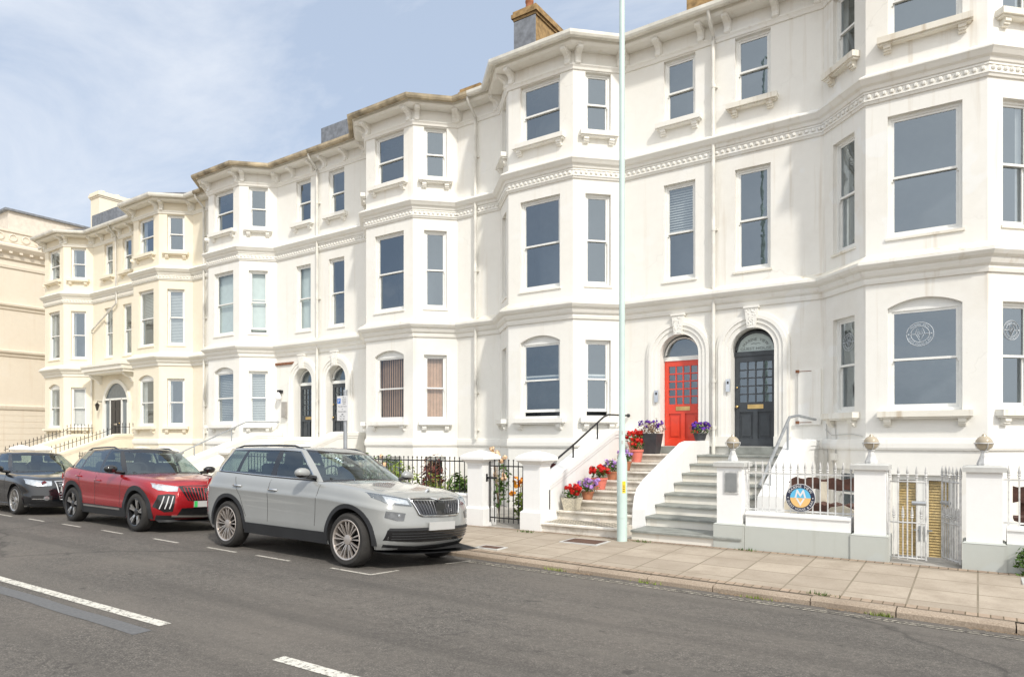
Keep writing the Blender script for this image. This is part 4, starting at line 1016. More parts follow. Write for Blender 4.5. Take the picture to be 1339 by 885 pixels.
put_arc_text(k, 'MARINE VIEW', .058, rs * .83, 90, lambda a, b: TS(a, b, .018), spacing=1.12); put_arc_text(k, 'GUEST HOUSE & BAR', .046, rs * .83, 270, lambda a, b: TS(a, b, .018), inside=True, spacing=1.08)
for s in (-.83, .83): disc_c = [(rs * s + .009 * math.cos(i * PI / 4), .009 * math.sin(i * PI / 4)) for i in range(8)]; k.add([TS(a, b, .018) for a, b in disc_c], [tuple(range(8))])
k.build('lettering', M_signw, sg)
# rustic bench of wavy boards behind the white railing
def wavy(k, x0, x1, y0, y1, zf, th, seed):
    rn = random.Random(seed); n = 26; A = []; Bt = []
    for i in range(n + 1):
        x = x0 + (x1 - x0) * i / n; z = zf(i / n); A.append((x, z + th / 2 + .018 * math.sin(i * 1.3 + seed) + rn.uniform(-.008, .008))); Bt.append((x, z - th / 2 + .014 * math.sin(i * 1.7 + seed * 2) + rn.uniform(-.006, .006)))
    k.loft([[(x, y0, z) for x, z in A], [(x, y1, z) for x, z in A], [(x, y1, z) for x, z in Bt], [(x, y0, z) for x, z in Bt], [(x, y0, z) for x, z in A]], False, False, 0, False)
    for e in (0, -1): k.quad((A[e][0], y0, A[e][1]), (A[e][0], y1, A[e][1]), (Bt[e][0], y1, Bt[e][1]), (Bt[e][0], y0, Bt[e][1]))
bn = thing('rustic_bench', (-2.2, 12.3, ZG), 'dark wavy-edged timber bench behind the round sign railing', 'bench', 'rustic benches in the front well')
k = MB(); wavy(k, -3.0, -1.3, 12.55, 12.62, lambda t: (.62 + .32 * min(1, t / .22) if t < .22 else .94), .19, 1); k.build('backrest', M_timber, bn)
k = MB(); wavy(k, -2.35, -1.2, 12.05, 12.50, lambda t: .60, .07, 2); wavy(k, -2.3, -1.25, 12.02, 12.05, lambda t: .56, .12, 5); k.build('seat', M_timber, bn)
for x in (-2.95, -2.2, -1.6): k = MB(); k.box(x, x + .09, 12.5, 12.55, ZG, .98 if x > -2.9 else .7); k.box(x, x + .09, 12.1, 12.5, .40, .54); k.build('leg', M_paletimber, bn)
k = MB(); k.prism([(-.32, .0), (.34, 0), (.22, .22), (.05, .30), (-.15, .26)], lambda a, b, h: (-1.78 + a, h, .36 + b), 11.75, 11.80); k.build('end_board', M_paletimber, bn)
k = MB(); k.prism([(-.40, .0), (.40, 0), (.34, .28), (.1, .38), (-.1, .36), (-.36, .12)], lambda a, b, h: (-2.62 + a, h, .38 + b), 12.30, 12.36); k.build('end_board', M_paletimber, bn)
bn2 = thing('rustic_bench', (1.2, 12.3, ZG), 'dark wavy-edged timber bench behind the railing right of the gate', 'bench', 'rustic benches in the front well')
k = MB(); wavy(k, .42, 2.0, 12.3, 12.37, lambda t: .90, .24, 3); k.build('backrest', M_timber, bn2); k = MB(); wavy(k, .42, 2.0, 11.9, 12.3, lambda t: .58, .07, 4); k.build('seat', M_timber, bn2)
for x in (.5, 1.4): k = MB(); k.box(x, x + .09, 12.37, 12.43, -1.0, 1.0); k.build('leg', M_timber, bn2)

# ------------------------------------------------------------------ street furniture
lp = thing('lamp_post', (-5.06, YF - .22, -.05), 'pale mint steel lamp post standing before the marble steps', 'lamp post')
xl, yl = -5.06, YF - .22
k = MB(); k.lathe([(.088, -.06), (.088, 1.28), (.078, 1.36), (.056, 1.44), (.052, 1.5), (.044, 12.5)], (xl, yl, 0), 24); k.build('pole', M_mint, lp)
k = MB(); k.tube([(xl, yl, 12.4), (xl, yl - .3, 12.75), (xl, yl - 1.6, 12.95)], .035, 8); k.build('arm', M_mint, lp)
k = MB(); k.ball((xl, yl - 1.95, 12.96), .4, 14, 8, sc=(.38, 1, .24)); k.build('lamp_head', M_coping, lp)
k = MB(); k.lathe([(.0895, 0), (.0895, .52)], (xl, yl, .33), 24, cap=False)

k = MB()
for z0, z1, a0, a1, rr in ((.35, 1.0, -95, -30, .0905),):
    ring = [[(xl + rr * math.cos(R(a0 + (a1 - a0) * i / 8)), yl + rr * math.sin(R(a0 + (a1 - a0) * i / 8)), z) for i in range(9)] for z in (z0, z1)]
    k.loft(ring, False, False, 0, True)
k.build('access_door', M_mint, lp)
k = MB(); k.loft([[(xl + .0925 * math.cos(R(a)), yl + .0925 * math.sin(R(a)), z) for a in fr(-62, -25, 6)] for z in (.78, .98)], False, False, 0, True); st_ = k.build('warning_sticker', M_yellow, lp)
k = MB()
for z in (.81, .84, .87, .90): k.loft([[(xl + .094 * math.cos(R(a)), yl + .094 * math.sin(R(a)), z + dz) for a in fr(-57, -36, 4)] for dz in (0, .012)], False, False)
k.build('sticker_print', M_ink, st_)
k = MB()
for z, a0, a1 in ((1.62, -75, -40), (1.78, -70, -48)): k.loft([[(xl + .0555 * math.cos(R(a)), yl + .0555 * math.sin(R(a)), z + dz) for a in fr(a0, a1, 5)] for dz in (0, .06)], False, False, 0, True)
k.build('worn_sticker', M_coping, lp)
ps = thing('parking_sign', (-10.0, 9.0, 0), 'white and blue parking sign on grey post behind the grey car', 'sign')
xp, yp = -10.0, 9.0
k = MB(); k.tube([(xp, yp, -.2), (xp, yp, 2.62)], .038, 12); k.tube([(xp, yp, 2.60), (xp, yp, 2.64)], .042, 12); k.build('post', M_gsteel, ps)
TP = lambda a, b, d=0.: (xp - .02 + a, yp - .05 - d, 2.29 + b)
k = MB(); k.box(-.15, .15, 0, .006, -.235, .235, T=lambda a, d, b: TP(a, b, d)); pl_ = k.build('panel', M_signw, ps)
k = MB(); k.box(-.14, -.05, .006, .008, .09, .19, T=lambda a, d, b: TP(a, b, d)); k.build('blue_square', M_signb, pl_)
k = MB(); put_text(k, 'P', .10, lambda a, b: TP(a - .095, b + .105, .010)); k.build('letter_p', M_signw, pl_)
for s, z, sz, xx in (('Pay at', .195, .030, .05), ('machine', .155, .030, .05), ('Display', .115, .030, .05), ('ticket', .075, .030, .05), ('Max stay 2 hours', .025, .030, 0), ('or', -.03, .03, 0), ('Permit holders', -.075, .032, 0), ('Mon - Sat', -.165, .030, 0), ('9am - 6pm', -.21, .030, 0)):
    k = MB(); put_text(k, s, sz * 1.15, lambda a, b, z=z, xx=xx: TP(a + xx, b + z, .009)); k.build('lettering', M_ink, pl_)
k = MB()
k.prism([(-.03, 0), (0, .014), (0, .006), (.03, .006), (.03, -.006), (0, -.006), (0, -.014)], lambda a, b, h: TP(a, b - .118, h), .0075, .009)
k.build('arrow_symbol', M_ink, pl_)
for xc, yc, wx, wy, lab in ((-5.55, 10.35, .62, .42, 'rusty brown cover plate in the paving before the marble steps'), (-6.55, 9.0, .36, .2, 'small brown cover plate in the paving near the kerb'), (.75, 10.6, .5, .34, 'rusty brown cover plate in the paving near the ivy weed')):
    t = thing('cover_plate', (xc, yc, zpav(xc, yc)), lab, 'cover plate', 'cover plates in the pavement')
    k = MB(); z = zpav(xc, yc); k.box(xc - wx / 2 - .05, xc + wx / 2 + .05, yc - wy / 2 - .05, yc + wy / 2 + .05, z - .02, z + .012); k.build('frame', M_coping, t)
    k = MB(); k.box(xc - wx / 2, xc + wx / 2, yc - wy / 2, yc + wy / 2, z, z + .016); k.build('plate', M_cover, t)

# ------------------------------------------------------------------ plants
def leaves(k, c, rad, n, size, mi=0, rn=random, up=.2, shell=.35):
    for _ in range(n):
        while True:
            v = Vector((rn.uniform(-1, 1), rn.uniform(-1, 1), rn.uniform(-1, 1)))
            if shell < v.length < 1: break
        p = Vector((c[0] + v.x * rad[0], c[1] + v.y * rad[1], c[2] + v.z * rad[2]))
        nrm = (v + Vector((rn.uniform(-.7, .7), rn.uniform(-.7, .7), up + rn.uniform(-.4, .7)))).normalized()
        t = nrm.cross(Vector((rn.uniform(-1, 1), rn.uniform(-1, 1), rn.uniform(-1, 1)))).normalized(); b = nrm.cross(t); s = size * rn.uniform(.6, 1.3)
        k.add([p - t * s, p - b * s * .45 + nrm * s * .1, p + t * s, p + b * s * .45 + nrm * s * .1], [(0, 1, 2, 3)], mi)
def bloom(k, c, r, n=14, mi=0, rn=random):
    for _ in range(n):
        v = Vector((rn.gauss(0, 1), rn.gauss(0, 1), rn.gauss(0, 1))).normalized(); p = Vector(c) + v * r * rn.uniform(.5, 1); nrm = (v + Vector((rn.uniform(-.4, .4), rn.uniform(-.4, .4), rn.uniform(-.4, .4)))).normalized()
        t = nrm.orthogonal().normalized(); b = nrm.cross(t); s = r * .55
        k.add([p + (t * math.cos(a * PI / 2.5) + b * math.sin(a * PI / 2.5)) * s + nrm * (.15 * s) for a in range(5)], [(0, 1, 2, 3, 4)], mi)
G_FP = 'flower pots on the red door steps'
def pot(x, y, z, label, r, h, pm, bm_, nb, br, kind='round', leafm=L_green, spread=1.0, dry=False, ph=.22):
    rn = random.Random(int(x * 100 + y * 37))
    t = thing('flower_pot', (x, y, z), label, 'flower pot', G_FP); k = MB()
    if kind == 'square':
        sq = ((-1, -1), (1, -1), (1, 1), (-1, 1)); k.loft([[(x + a * q, y + b * q, z + zz) for a, b in sq] for q, zz in ((r * .72, 0), (r, h), (r * .9, h), (r * .85, h - .05))])
    else: k.lathe([(r * .70, 0), (r * .95, h * .82), (r * 1.04, h * .82), (r * 1.06, h), (r * .92, h), (r * .88, h * .85)], (x, y, z), 18)
    k.build('pot', pm, t)
    k = MB(); k.lathe([(r * .9, 0), (.01, .01)], (x, y, z + h - .04), 12); k.build('soil', M_soil, t)
    k = MB(); leaves(k, (x, y, z + h + ph * .45), (r * 1.25 * spread, r * 1.25 * spread, ph * .6), 130, .035, 0, rn, shell=.1)
    for _ in range(16):
        a = rn.uniform(0, 2 * PI); rr = r * rn.uniform(.2, 1.1) * spread; k.tube([(x, y, z + h), (x + rr * math.cos(a) * .5, y + rr * math.sin(a) * .5, z + h + ph * .5), (x + rr * math.cos(a), y + rr * math.sin(a), z + h + ph * rn.uniform(.7, 1.1))], .004, 4)
    k.build('foliage', leafm, t)
    for _ in range(nb):
        k = MB(); a = rn.uniform(0, 2 * PI); rr = r * 1.2 * spread * math.sqrt(rn.random()); bloom(k, (x + rr * math.cos(a), y + rr * math.sin(a), z + h + ph * (.55 + .6 * rn.random()) - rr * .12), br * rn.uniform(.7, 1.15), 16, 0, rn); k.build('bloom', bm_, t)
    if dry: k = MB(); leaves(k, (x, y, z + h + ph * .55), (r * 1.4 * spread, r * 1.4 * spread, ph * .75), 90, .028, 0, rn, shell=.5); k.build('dry_leaves', L_dry, t)
sz = lambda i: ZG + RISE * i + .004
pot(-6.62, 11.80, sz(2), 'red geraniums in a pale slatted tub on the lowest planted step', .16, .24, M_palepot, B_red, 20, .055, 'square')
pot(-6.52, 12.27, sz(3), 'lilac petunias in a small terracotta pot spilling on the third step', .13, .16, M_terra, B_purple, 38, .038, spread=1.45, dry=True)
pot(-6.50, 12.75, sz(4), 'red geraniums in a round coral pot midway up the steps', .17, .24, M_coral, B_red, 20, .055)
pot(-6.42, 13.2, sz(5), 'pale lilac flowers in a terracotta pot behind the midway coral pot', .13, .18, M_terra, B_purple, 18, .032, spread=1.2, dry=True)
pot(-6.35, 13.68, sz(6), 'lilac flowers in a terracotta pot left of the lamp post', .14, .20, M_terra, B_purple, 26, .038)
pot(-6.26, 14.08, sz(7), 'red flowers in a tall coral pot half hidden by the lamp post', .15, .28, M_coral, B_red, 14, .05)
pot(-6.50, 14.55, sz(8), 'red geraniums in a coral pot on the landing beside the dark planter', .17, .27, M_coral, B_red, 20, .05, spread=1.2)
pot(-6.17, 14.72, sz(8), 'dark square planter of mixed purple flowers left of the red door', .20, .46, M_darkpot, B_violet, 22, .036, 'square', L_dry, 1.25, True, .28)
pot(-5.12 + .02, 14.9, 1.67, 'dark pot of violet petunias on the dividing wall right of the red door', .15, .16, M_darkpot, B_violet, 24, .045, spread=1.25, dry=True)
def bush(x, y, z, rx, ry, h, label, lm, n, size, name='garden_shrub', bl=None, nb=0, br=.05, group='shrubs in the flower garden', cat='shrub'):
    rn = random.Random(int(abs(x) * 131 + y * 17)); t = thing(name, (x, y, z), label, cat, group); k = MB()
    for j in range(5):
        a = rn.uniform(0, 2 * PI); q = (x + rx * .55 * math.cos(a), y + ry * .55 * math.sin(a), z + h * rn.uniform(.35, .72)); leaves(k, q, (rx * .6, ry * .6, h * .32), n // 5, size, 0, rn, shell=.15)
    k.build('foliage', lm, t); k = MB()
    for j in range(6):
        a = rn.uniform(0, 2 * PI); k.tube([(x, y, z), (x + rx * .4 * math.cos(a), y + ry * .4 * math.sin(a), z + h * .8)], .008, 5)
    k.build('stem', L_dry, t)
    if bl:
        for _ in range(nb): k = MB(); bloom(k, (x + rn.uniform(-rx, rx) * .9, y - ry * rn.uniform(.2, 1), z + h * rn.uniform(.55, 1.05)), br * rn.uniform(.7, 1.2), 16, 0, rn); k.build('bloom', bl, t)
bush(-11.6, 12.2, ZG, .55, .4, 1.25, 'mid green leafy shrub behind the car bonnet', L_lime, 500, .055)
bush(-10.9, 12.5, ZG, .40, .35, 1.55, 'maroon-leaved shrub left of the basement window', L_maroon, 420, .06)
bush(-10.1, 12.0, ZG, .50, .4, 1.05, 'fine pale green shrub before the basement window', L_lime, 620, .035)
bush(-9.35, 12.0, ZG, .45, .4, 1.1, 'broad-leaved green shrub beside the white gate pillar', L_green, 420, .075)
bush(-8.95, 12.6, ZG, .30, .3, 1.45, 'tall plant with peach flowers behind the white gate pillar', L_green, 160, .06, 'flowering_plant', B_peach, 14, .06, cat='plant')
bush(-12.6, 12.4, ZG, .6, .4, 1.4, 'green shrub with peach flowers behind the car windscreen', L_green, 420, .06, 'flowering_plant', B_peach, 12, .055, cat='plant')
bush(-13.6, 12.2, ZG, .6, .4, 1.1, 'dark green shrub seen through the grey car windows', L_dark, 420, .06)
bush(-9.7, 11.55, ZG + .4, .7, .16, .3, 'low lime green plant along the railing foot', L_lime, 300, .05, 'ground_plant', cat='plant')
bush(-7.95, 12.1, ZG, .22, .22, 1.0, 'yellow-green plant with orange blooms behind the black gate', L_lime, 240, .065, 'flowering_plant', B_orange, 7, .07, cat='plant')
bush(-7.35, 12.6, ZG, .25, .2, .8, 'dark leafy plant behind right bars of the black gate', L_green, 200, .05)
iv = bush(.62, YF - .12, ZG - .06, .22, .10, .55, 'green ivy weed climbing the grey plinth at far right', L_green, 260, .035, 'ivy_weed', group='weeds on the pavement', cat='weed')
wd = [(-4.75, YF - .16, 'small green weed beside the lamp post foot'), (-7.0, YF - .25, 'tiny weed at the corner of the gate pillar by the marble steps'), (-3.02, YF - .08, 'green weed tuft at the plinth of the plaque pier'), (-2.2, KERB - .06, 'grass tuft in the gutter below the round sign wall'), (-5.0, KERB - .05, 'grass tuft in the gutter below the lamp post'), (-.9, KERB - .05, 'grass tuft in the gutter before the open white gate'), (-3.6, KERB - .05, 'grass tuft in the gutter below the slate steps'), (-1.5, KERB + .2, 'small weed on kerb edge before the white flat-capped pillar')]
for x, y, lab in wd:
    rn = random.Random(int(x * 50)); z = zroad(x, y) if y < KERB else zpav(x, y)
    k = MB()
    for _ in range(46):
        a = rn.uniform(0, 2 * PI); l = rn.uniform(.02, .065); q = Vector((x + rn.gauss(0, .085), y + rn.gauss(0, .02), z)); d = Vector((math.cos(a) * .6, math.sin(a) * .4, 1)).normalized() * l; s = Vector((-math.sin(a), math.cos(a), 0)) * .007
        k.add([q - s, q + s, q + d], [(0, 1, 2)])
    tag(k.build('weed', L_green if y > KERB else L_lime), lab, 'weed', 'weeds on the pavement')
# straw-coloured dry growth in the gutter (uncountable)
k = MB(); rn = random.Random(5)
for _ in range(2600):
    x = rn.uniform(-6.5, 1.5); y = KERB - abs(rn.gauss(0, .035)) - .002; z = zroad(x, y)
    if math.sin(x * 2.3) + math.sin(x * 5.1 + 1) < .2: continue
    a = rn.uniform(0, PI); l = rn.uniform(.01, .04); q = Vector((x, y, z + .002)); d = Vector((math.cos(a) * l, math.sin(a) * l * .5, rn.uniform(0, .025))); s = Vector((0, .006, .001)); k.add([q - s, q + s, q + d], [(0, 1, 2)])
tag(k.build('gutter_litter', L_dry), 'dry straw and grit gathered in the gutter along the kerb', 'litter', kind='stuff')

# ------------------------------------------------------------------ cars
def lerp_tab(tab, t):
    if t <= tab[0][0]: return tab[0][1]
    for (a, b), (c, d) in zip(tab, tab[1:]):
        if t <= c:
            u = (t - a) / (c - a); return b + (d - b) * u
    return tab[-1][1]
def smooth_tab(tab, t):
    """monotone-ish cubic through the table"""
    if t <= tab[0][0]: return tab[0][1]
    if t >= tab[-1][0]: return tab[-1][1]
    for i in range(len(tab) - 1):
        (a, b), (c, d) = tab[i], tab[i + 1]
        if a <= t <= c:
            s0 = (d - tab[i - 1][1]) / (c - tab[i - 1][0]) if i > 0 else (d - b) / (c - a)
            s1 = (tab[i + 2][1] - b) / (tab[i + 2][0] - a) if i + 2 < len(tab) else (d - b) / (c - a)
            h = c - a; u = (t - a) / h
            return (2 * u ** 3 - 3 * u * u + 1) * b + (u ** 3 - 2 * u * u + u) * h * s0 + (-2 * u ** 3 + 3 * u * u) * d + (u ** 3 - u * u) * h * s1
def make_car(S):
    root = thing('parked_car', (0, 0, 0), S['label'], 'car', 'cars parked along the kerb')
    W2 = S['W'] / 2; nose, tail = S['nose'], S['tail']; zb = S['zb']
    belt = lambda x: smooth_tab(S['belt'], x)
    prof = lambda v: smooth_tab(S['prof'], v)
    front = [(.66, 1.0), (.73, .993), (.79, .975), (.84, .945), (.88, .90), (.912, .84), (.938, .765), (.958, .67), (.975, .555), (.987, .42), (.995, .27), (.999, .13), (1., 0.)]
    rear = [(-1., 0.), (-.998, .2), (-.992, .42), (-.98, .60), (-.96, .75), (-.93, .86), (-.89, .925), (-.84, .965), (-.78, .985), (-.70, 1.)]
    O = rear + [(-.64 + 1.24 * i / 30, 1.) for i in range(31)] + front
    NV = S.get('nv', 16); vs_ = [i / NV for i in range(NV + 1)]
    def P(k, v):
        xi, eta = O[k]; x = xi * smooth_tab(nose, v) if xi >= 0 else -xi * smooth_tab(tail, v)
        y = W2 * eta * prof(v); z0 = zb(x); return x, y, z0 + v * (belt(x) - z0)
    K = len(O)
    def eta_at(x):
        h = x / smooth_tab(nose, .6) if x > 0 else x / -smooth_tab(tail, .6)
        return lerp_tab(O, max(-1, min(1, h)))
    def ys(x, z):
        v = max(0, min(1, (z - zb(x)) / (belt(x) - zb(x)))); return W2 * eta_at(x) * prof(v)
    b = MB(); idx = {}
    def vid(key, p):
        if key not in idx: idx[key] = len(b.v); b.v.append(p)
        return idx[key]
    def ring_v(i, k, sgn):
        x, y, z = P(k, vs_[i])
        if k in (0, K - 1): return vid((i, k, 0), (x, 0, z))
        return vid((i, k, sgn), (x, y * sgn, z))
    def face(f, mi, sm=True):
        f = [q for n, q in enumerate(f) if q != f[n - 1]]
        if len(f) > 2: b.f.append(f); b.mi.append(mi); b.sm.append(sm)
    for i in range(NV):
        for k in range(K - 1):
            for sgn in (1, -1):
                f = [ring_v(i, k, sgn), ring_v(i, k + 1, sgn), ring_v(i + 1, k + 1, sgn), ring_v(i + 1, k, sgn)]
                face(f if sgn < 0 else f[::-1], 0)
    NY = 10; cow = S['cowl']; rdk = S['reardeck']
    def topz(x, y, ymax, z):
        if x > cow - .3: c = S['crown'] * min(1, (x - cow + .3) / .3)
        else: c = 0
        t = abs(y) / ymax if ymax > 1e-6 else 0
        return z + c * (1 - t ** 2.4) * min(1, ymax / (W2 * .7))
    def cap(i, top):
        rows = []
        for k in range(K):
            x, y, z = P(k, vs_[i]); row = []
            for j in range(NY + 1):
                yy = -y + 2 * y * j / NY
                if k in (0, K - 1): row.append(ring_v(i, k, 1)); continue
                if j == 0: row.append(ring_v(i, k, -1)); continue
                if j == NY: row.append(ring_v(i, k, 1)); continue
                row.append(vid((i, k, 'c', j), (x, yy, topz(x, yy, y, z) if top else z)))
            rows.append((x, row))
        for (x0, r0), (x1, r1) in zip(rows, rows[1:]):
            for j in range(NY):
                mi = 0 if not top else (0 if (x0 + x1) / 2 > cow - .12 or (x0 + x1) / 2 < rdk else 1)
                f = [r0[j], r0[j + 1], r1[j + 1], r1[j]]; face(f if not top else f[::-1], mi if top else 2)
    cap(0, False); cap(NV, True)
    body = b.build('body', [S['paint'], M_carpet, M_clad], root, local=True)
    # wheel housings cut out of the body
    me0 = body.data; cyl = MB()
    for ax in (S['xf'], S['xr']):
        for sgn in (-1, 1):
            y0, y1 = sgn * (W2 + .2), sgn * (W2 - .42); cyl.lathe([(S['ra'], min(y0, y1)), (S['ra'], max(y0, y1))], (ax, 0, S['R']), 40, axis='y', smooth=True)
    co = cyl.build('arch_cutter', M_dark, None)
    md = body.modifiers.new('arches', 'BOOLEAN'); md.operation = 'DIFFERENCE'; md.solver = 'EXACT'; md.object = co
    try: md.material_mode = 'TRANSFER'
    except Exception: pass
    dg = bpy.context.evaluated_depsgraph_get(); new = bpy.data.meshes.new_from_object(body.evaluated_get(dg)); body.modifiers.clear()
    body.data = new; new.name = 'body'; bpy.data.objects.remove(co); new.set_sharp_from_angle(angle=R(42))
    bm = bmesh.new(); bm.from_mesh(new); bvh = BVHTree.FromBMesh(bm); bm.free()
    # greenhouse
    Gs = S['green']; base, roof = Gs['base'], Gs['roof']; tags = Gs['tags']; zr = Gs['zr']; n = len(base)
    lv = [0, .07, .30, .55, .78, .92, 1.0]
    def baseline(x, y):
        hit = bvh.ray_cast(Vector((x, y, 3)), Vector((0, 0, -1))); z = belt(x) if hit[0] is None else hit[0].z
        return z - .012
    def GP(k, t, sgn):
        (x0, y0), (x1, y1) = base[k], roof[k]; bul = math.sin(t * PI) * Gs.get('bulge', .03)
        x = x0 + (x1 - x0) * t; y = y0 + (y1 - y0) * t; z0 = baseline(x0, y0 * .985); z1 = zr(x1)
        if tags[min(k, n - 2)] in ('wind',) or k == n - 1: x += bul
        elif tags[max(k - 1, 0)] == 'rear' and k < 3: x -= bul
        elif y0 > .3: y += bul * .8
        return (x, y * sgn, z0 + (z1 - z0) * t)
    fr_ = MB(); glassd = {}
    matof = {'A': 0, 'D': 0, 'B': 1, 'C': 1}
    for sgn in (1, -1):
        for k in range(n - 1):
            tg = tags[k]
            for a, bb_ in zip(lv, lv[1:]):
                q = [GP(k, a, sgn), GP(k + 1, a, sgn), GP(k + 1, bb_, sgn), GP(k, bb_, sgn)]
                isg = tg[0] in 'gwr' and a >= .05 and bb_ <= .95
                if isg:
                    key = 'windscreen' if tg == 'wind' else ('rear_window' if tg == 'rear' else tg + str(sgn))
                    glassd.setdefault(key, MB()).add(q, [(0, 1, 2, 3)], 0, True)
                else:
                    mi = 0 if (bb_ > .95 and not S.get('blackroof')) or tg in ('A', 'D') else 1
                    if tg in ('wind', 'rear') or (a < .05 and tg[0] == 'g'): mi = 1
                    if S.get('blackroof'): mi = 1
                    fr_.add(q, [(0, 1, 2, 3)], mi, True)
    # roof skin
    rr = [GP(k, 1.0, 1) for k in range(n)]; rows = []
    for (x, y, z) in rr: rows.append([(x, y * (1 - 2 * j / 12), z + S['roofcrown'] * (1 - abs(1 - 2 * j / 12) ** 2.2) * min(1, y / .5)) for j in range(13)])
    fr_.loft(rows, False, False, 1 if S.get('blackroof') else 0, True)
    rb_ = fr_.build('cabin_frame', [S['paint'], M_gloss], root, local=True, sharp=50)
    for key, g in glassd.items():
        nm = 'windscreen' if key == 'windscreen' else ('rear_window' if key == 'rear_window' else 'side_window')
        g.build(nm, G_carscr if nm == 'windscreen' else G_car, root, local=True)
    # belt and roof trim lines
    if S.get('chrome_trim'):
        ks = [k for k in range(n) if base[k][1] > .3 and Gs['trim'][0] <= k <= Gs['trim'][1]]
        for sgn in (1, -1):
            t_ = MB(); pts = [GP(k, .07, sgn) for k in ks]; pts2 = [GP(k, .92, sgn) for k in ks]
            outl = [(p[0], p[1] + sgn * .006, p[2]) for p in pts] + [(p[0], p[1] + sgn * .006, p[2]) for p in reversed(pts2)]
            t_.tube(outl + outl[:1], .009, 6); t_.build('window_trim', M_chrome, root, local=True)
    # seats, dashboard and wheel
    def rbox(k, x0, x1, y0, y1, z0, z1, lean=0.):
        rings = []
        for t, sc in ((0, .9), (.1, 1), (.85, .96), (1, .7)):
            z = z0 + (z1 - z0) * t; cx_, cy_ = (x0 + x1) / 2 + lean * t, (y0 + y1) / 2; hx, hy = (x1 - x0) / 2 * sc, (y1 - y0) / 2 * sc
            rings.append([(cx_ + hx * math.copysign(abs(math.cos(a)) ** .5, math.cos(a)), cy_ + hy * math.copysign(abs(math.sin(a)) ** .5, math.sin(a)), z) for a in [2 * PI * i / 16 + .01 for i in range(16)]])
        k.loft(rings, True, True, 0, True)
    zs = belt(0)
    for x0 in S['seats']:
        for y0 in (-.38, .38):
            k = MB(); rbox(k, x0 - .08, x0 + .08, y0 - .24, y0 + .24, zs - .1, zs + .22, -.06); rbox(k, x0 - .12, x0 - .02, y0 - .13, y0 + .13, zs + .25, zs + .40, -.02); k.tube([(x0 - .07, y0 - .05, zs + .2), (x0 - .07, y0 - .05, zs + .28)], .01, 5); k.build('seat', M_seat, root, local=True)
    k = MB(); k.box(cow - .52, cow - .2, -W2 * .72, W2 * .72, zs - .04, zs + .045); k.build('dashboard', M_seat, root, local=True)
    k = MB(); cxs, cys, czs = cow - .62, -.38, zs + .05
    k.tube([(cxs + .06 * math.sin(a), cys + .18 * math.cos(a), czs + .17 * math.sin(a)) for a in [2 * PI * i / 24 for i in range(25)]], .014, 6); k.tube([(cxs, cys - .17, czs), (cxs, cys + .17, czs)], .016, 6); k.build('steering_wheel', M_seat, root, local=True)
    # ---- helpers on the skin
    def sidestrip(name, pts, m, wd, sgn, offs=.004, parent=None, bvec=None):
        k = MB(); rings = []
        for i, (x, z) in enumerate(pts):
            a = pts[max(i - 1, 0)]; c = pts[min(i + 1, len(pts) - 1)]; dx, dz = c[0] - a[0], c[1] - a[1]; l = math.hypot(dx, dz) or 1; nx, nz = -dz / l * wd / 2, dx / l * wd / 2
            rings.append([(x + nx, sgn * (ys(x + nx, z + nz) - .006), z + nz), (x + nx, sgn * (ys(x + nx, z + nz) + offs), z + nz), (x - nx, sgn * (ys(x - nx, z - nz) + offs), z - nz), (x - nx, sgn * (ys(x - nx, z - nz) - .006), z - nz)])
        k.loft(rings, True, True, 0, False); return k.build(name, m, parent or root, local=True, sharp=40)
    def frontpatch(name, top, bot, m, offs=.006, parent=None, nu=16, nv=6, d=-1, mi_fn=None):
        """skin patch on the nose (d=-1 rays go back) between two (y,z) curves"""
        def along(c, t):
            q = t * (len(c) - 1); i = min(int(q), len(c) - 2); u = q - i; return c[i][0] + (c[i + 1][0] - c[i][0]) * u, c[i][1] + (c[i + 1][1] - c[i][1]) * u
        k = MB(); rows = []
        for j in range(nv + 1):
            row = []
            for i in range(nu + 1):
                a, c = along(top, i / nu), along(bot, i / nu); t = j / nv; y, z = a[0] + (c[0] - a[0]) * t, a[1] + (c[1] - a[1]) * t
                h = bvh.ray_cast(Vector((4 * -d, y, z)), Vector((d, 0, 0)))
                x = h[0].x if h[0] is not None else (row[-1][0] if row else (smooth_tab(nose, .5) * .9))
                row.append((x - d * offs, y, z))
            rows.append(row)
        k.loft(rows, False, False, 0, True)
        edge = rows[0] + [r[-1] for r in rows[1:]] + rows[-1][::-1][1:] + [r[0] for r in rows[::-1]][1:-1]
        k.loft([edge, [(x + d * (offs + .01), y, z) for x, y, z in edge]], True, False, 0, False)
        return k.build(name, m, parent or root, local=True), rows
    def fx(y, z, d=-1):
        h = bvh.ray_cast(Vector((4 * -d, y, z)), Vector((d, 0, 0))); return h[0].x if h[0] is not None else smooth_tab(nose, .5)
    # arches and sills
    zs0 = S['sill_top']
    for sgn in (1, -1):
        for ax in (S['xf'], S['xr']):
            rm = S['ra'] + S['clw'] / 2 - .004
            pts = [(ax + rm * math.cos(R(a)), S['R'] + rm * math.sin(R(a))) for a in fr(-18, 198, 36)]
            pts = [p for p in pts if p[1] > zb(p[0]) + .02]
            sidestrip('wheel_arch', pts, S['cladm'], S['clw'], sgn, .014)
        x0, x1 = S['xr'] + S['ra'] + .01, S['xf'] - S['ra'] - .01; zm = (zb(0) + zs0) / 2
        sidestrip('sill_cladding', [(x, zm) for x in fr(x0, x1, 12)], S['cladm'], zs0 - zb(0), sgn, .012)
        for pts in S['gaps']: sidestrip('door_gap', [(a[0] + (b_[0] - a[0]) * q / 6, a[1] + (b_[1] - a[1]) * q / 6) for a, b_ in zip(pts, pts[1:]) for q in range(6)] + [pts[-1]], M_gap, .006, sgn, .003)
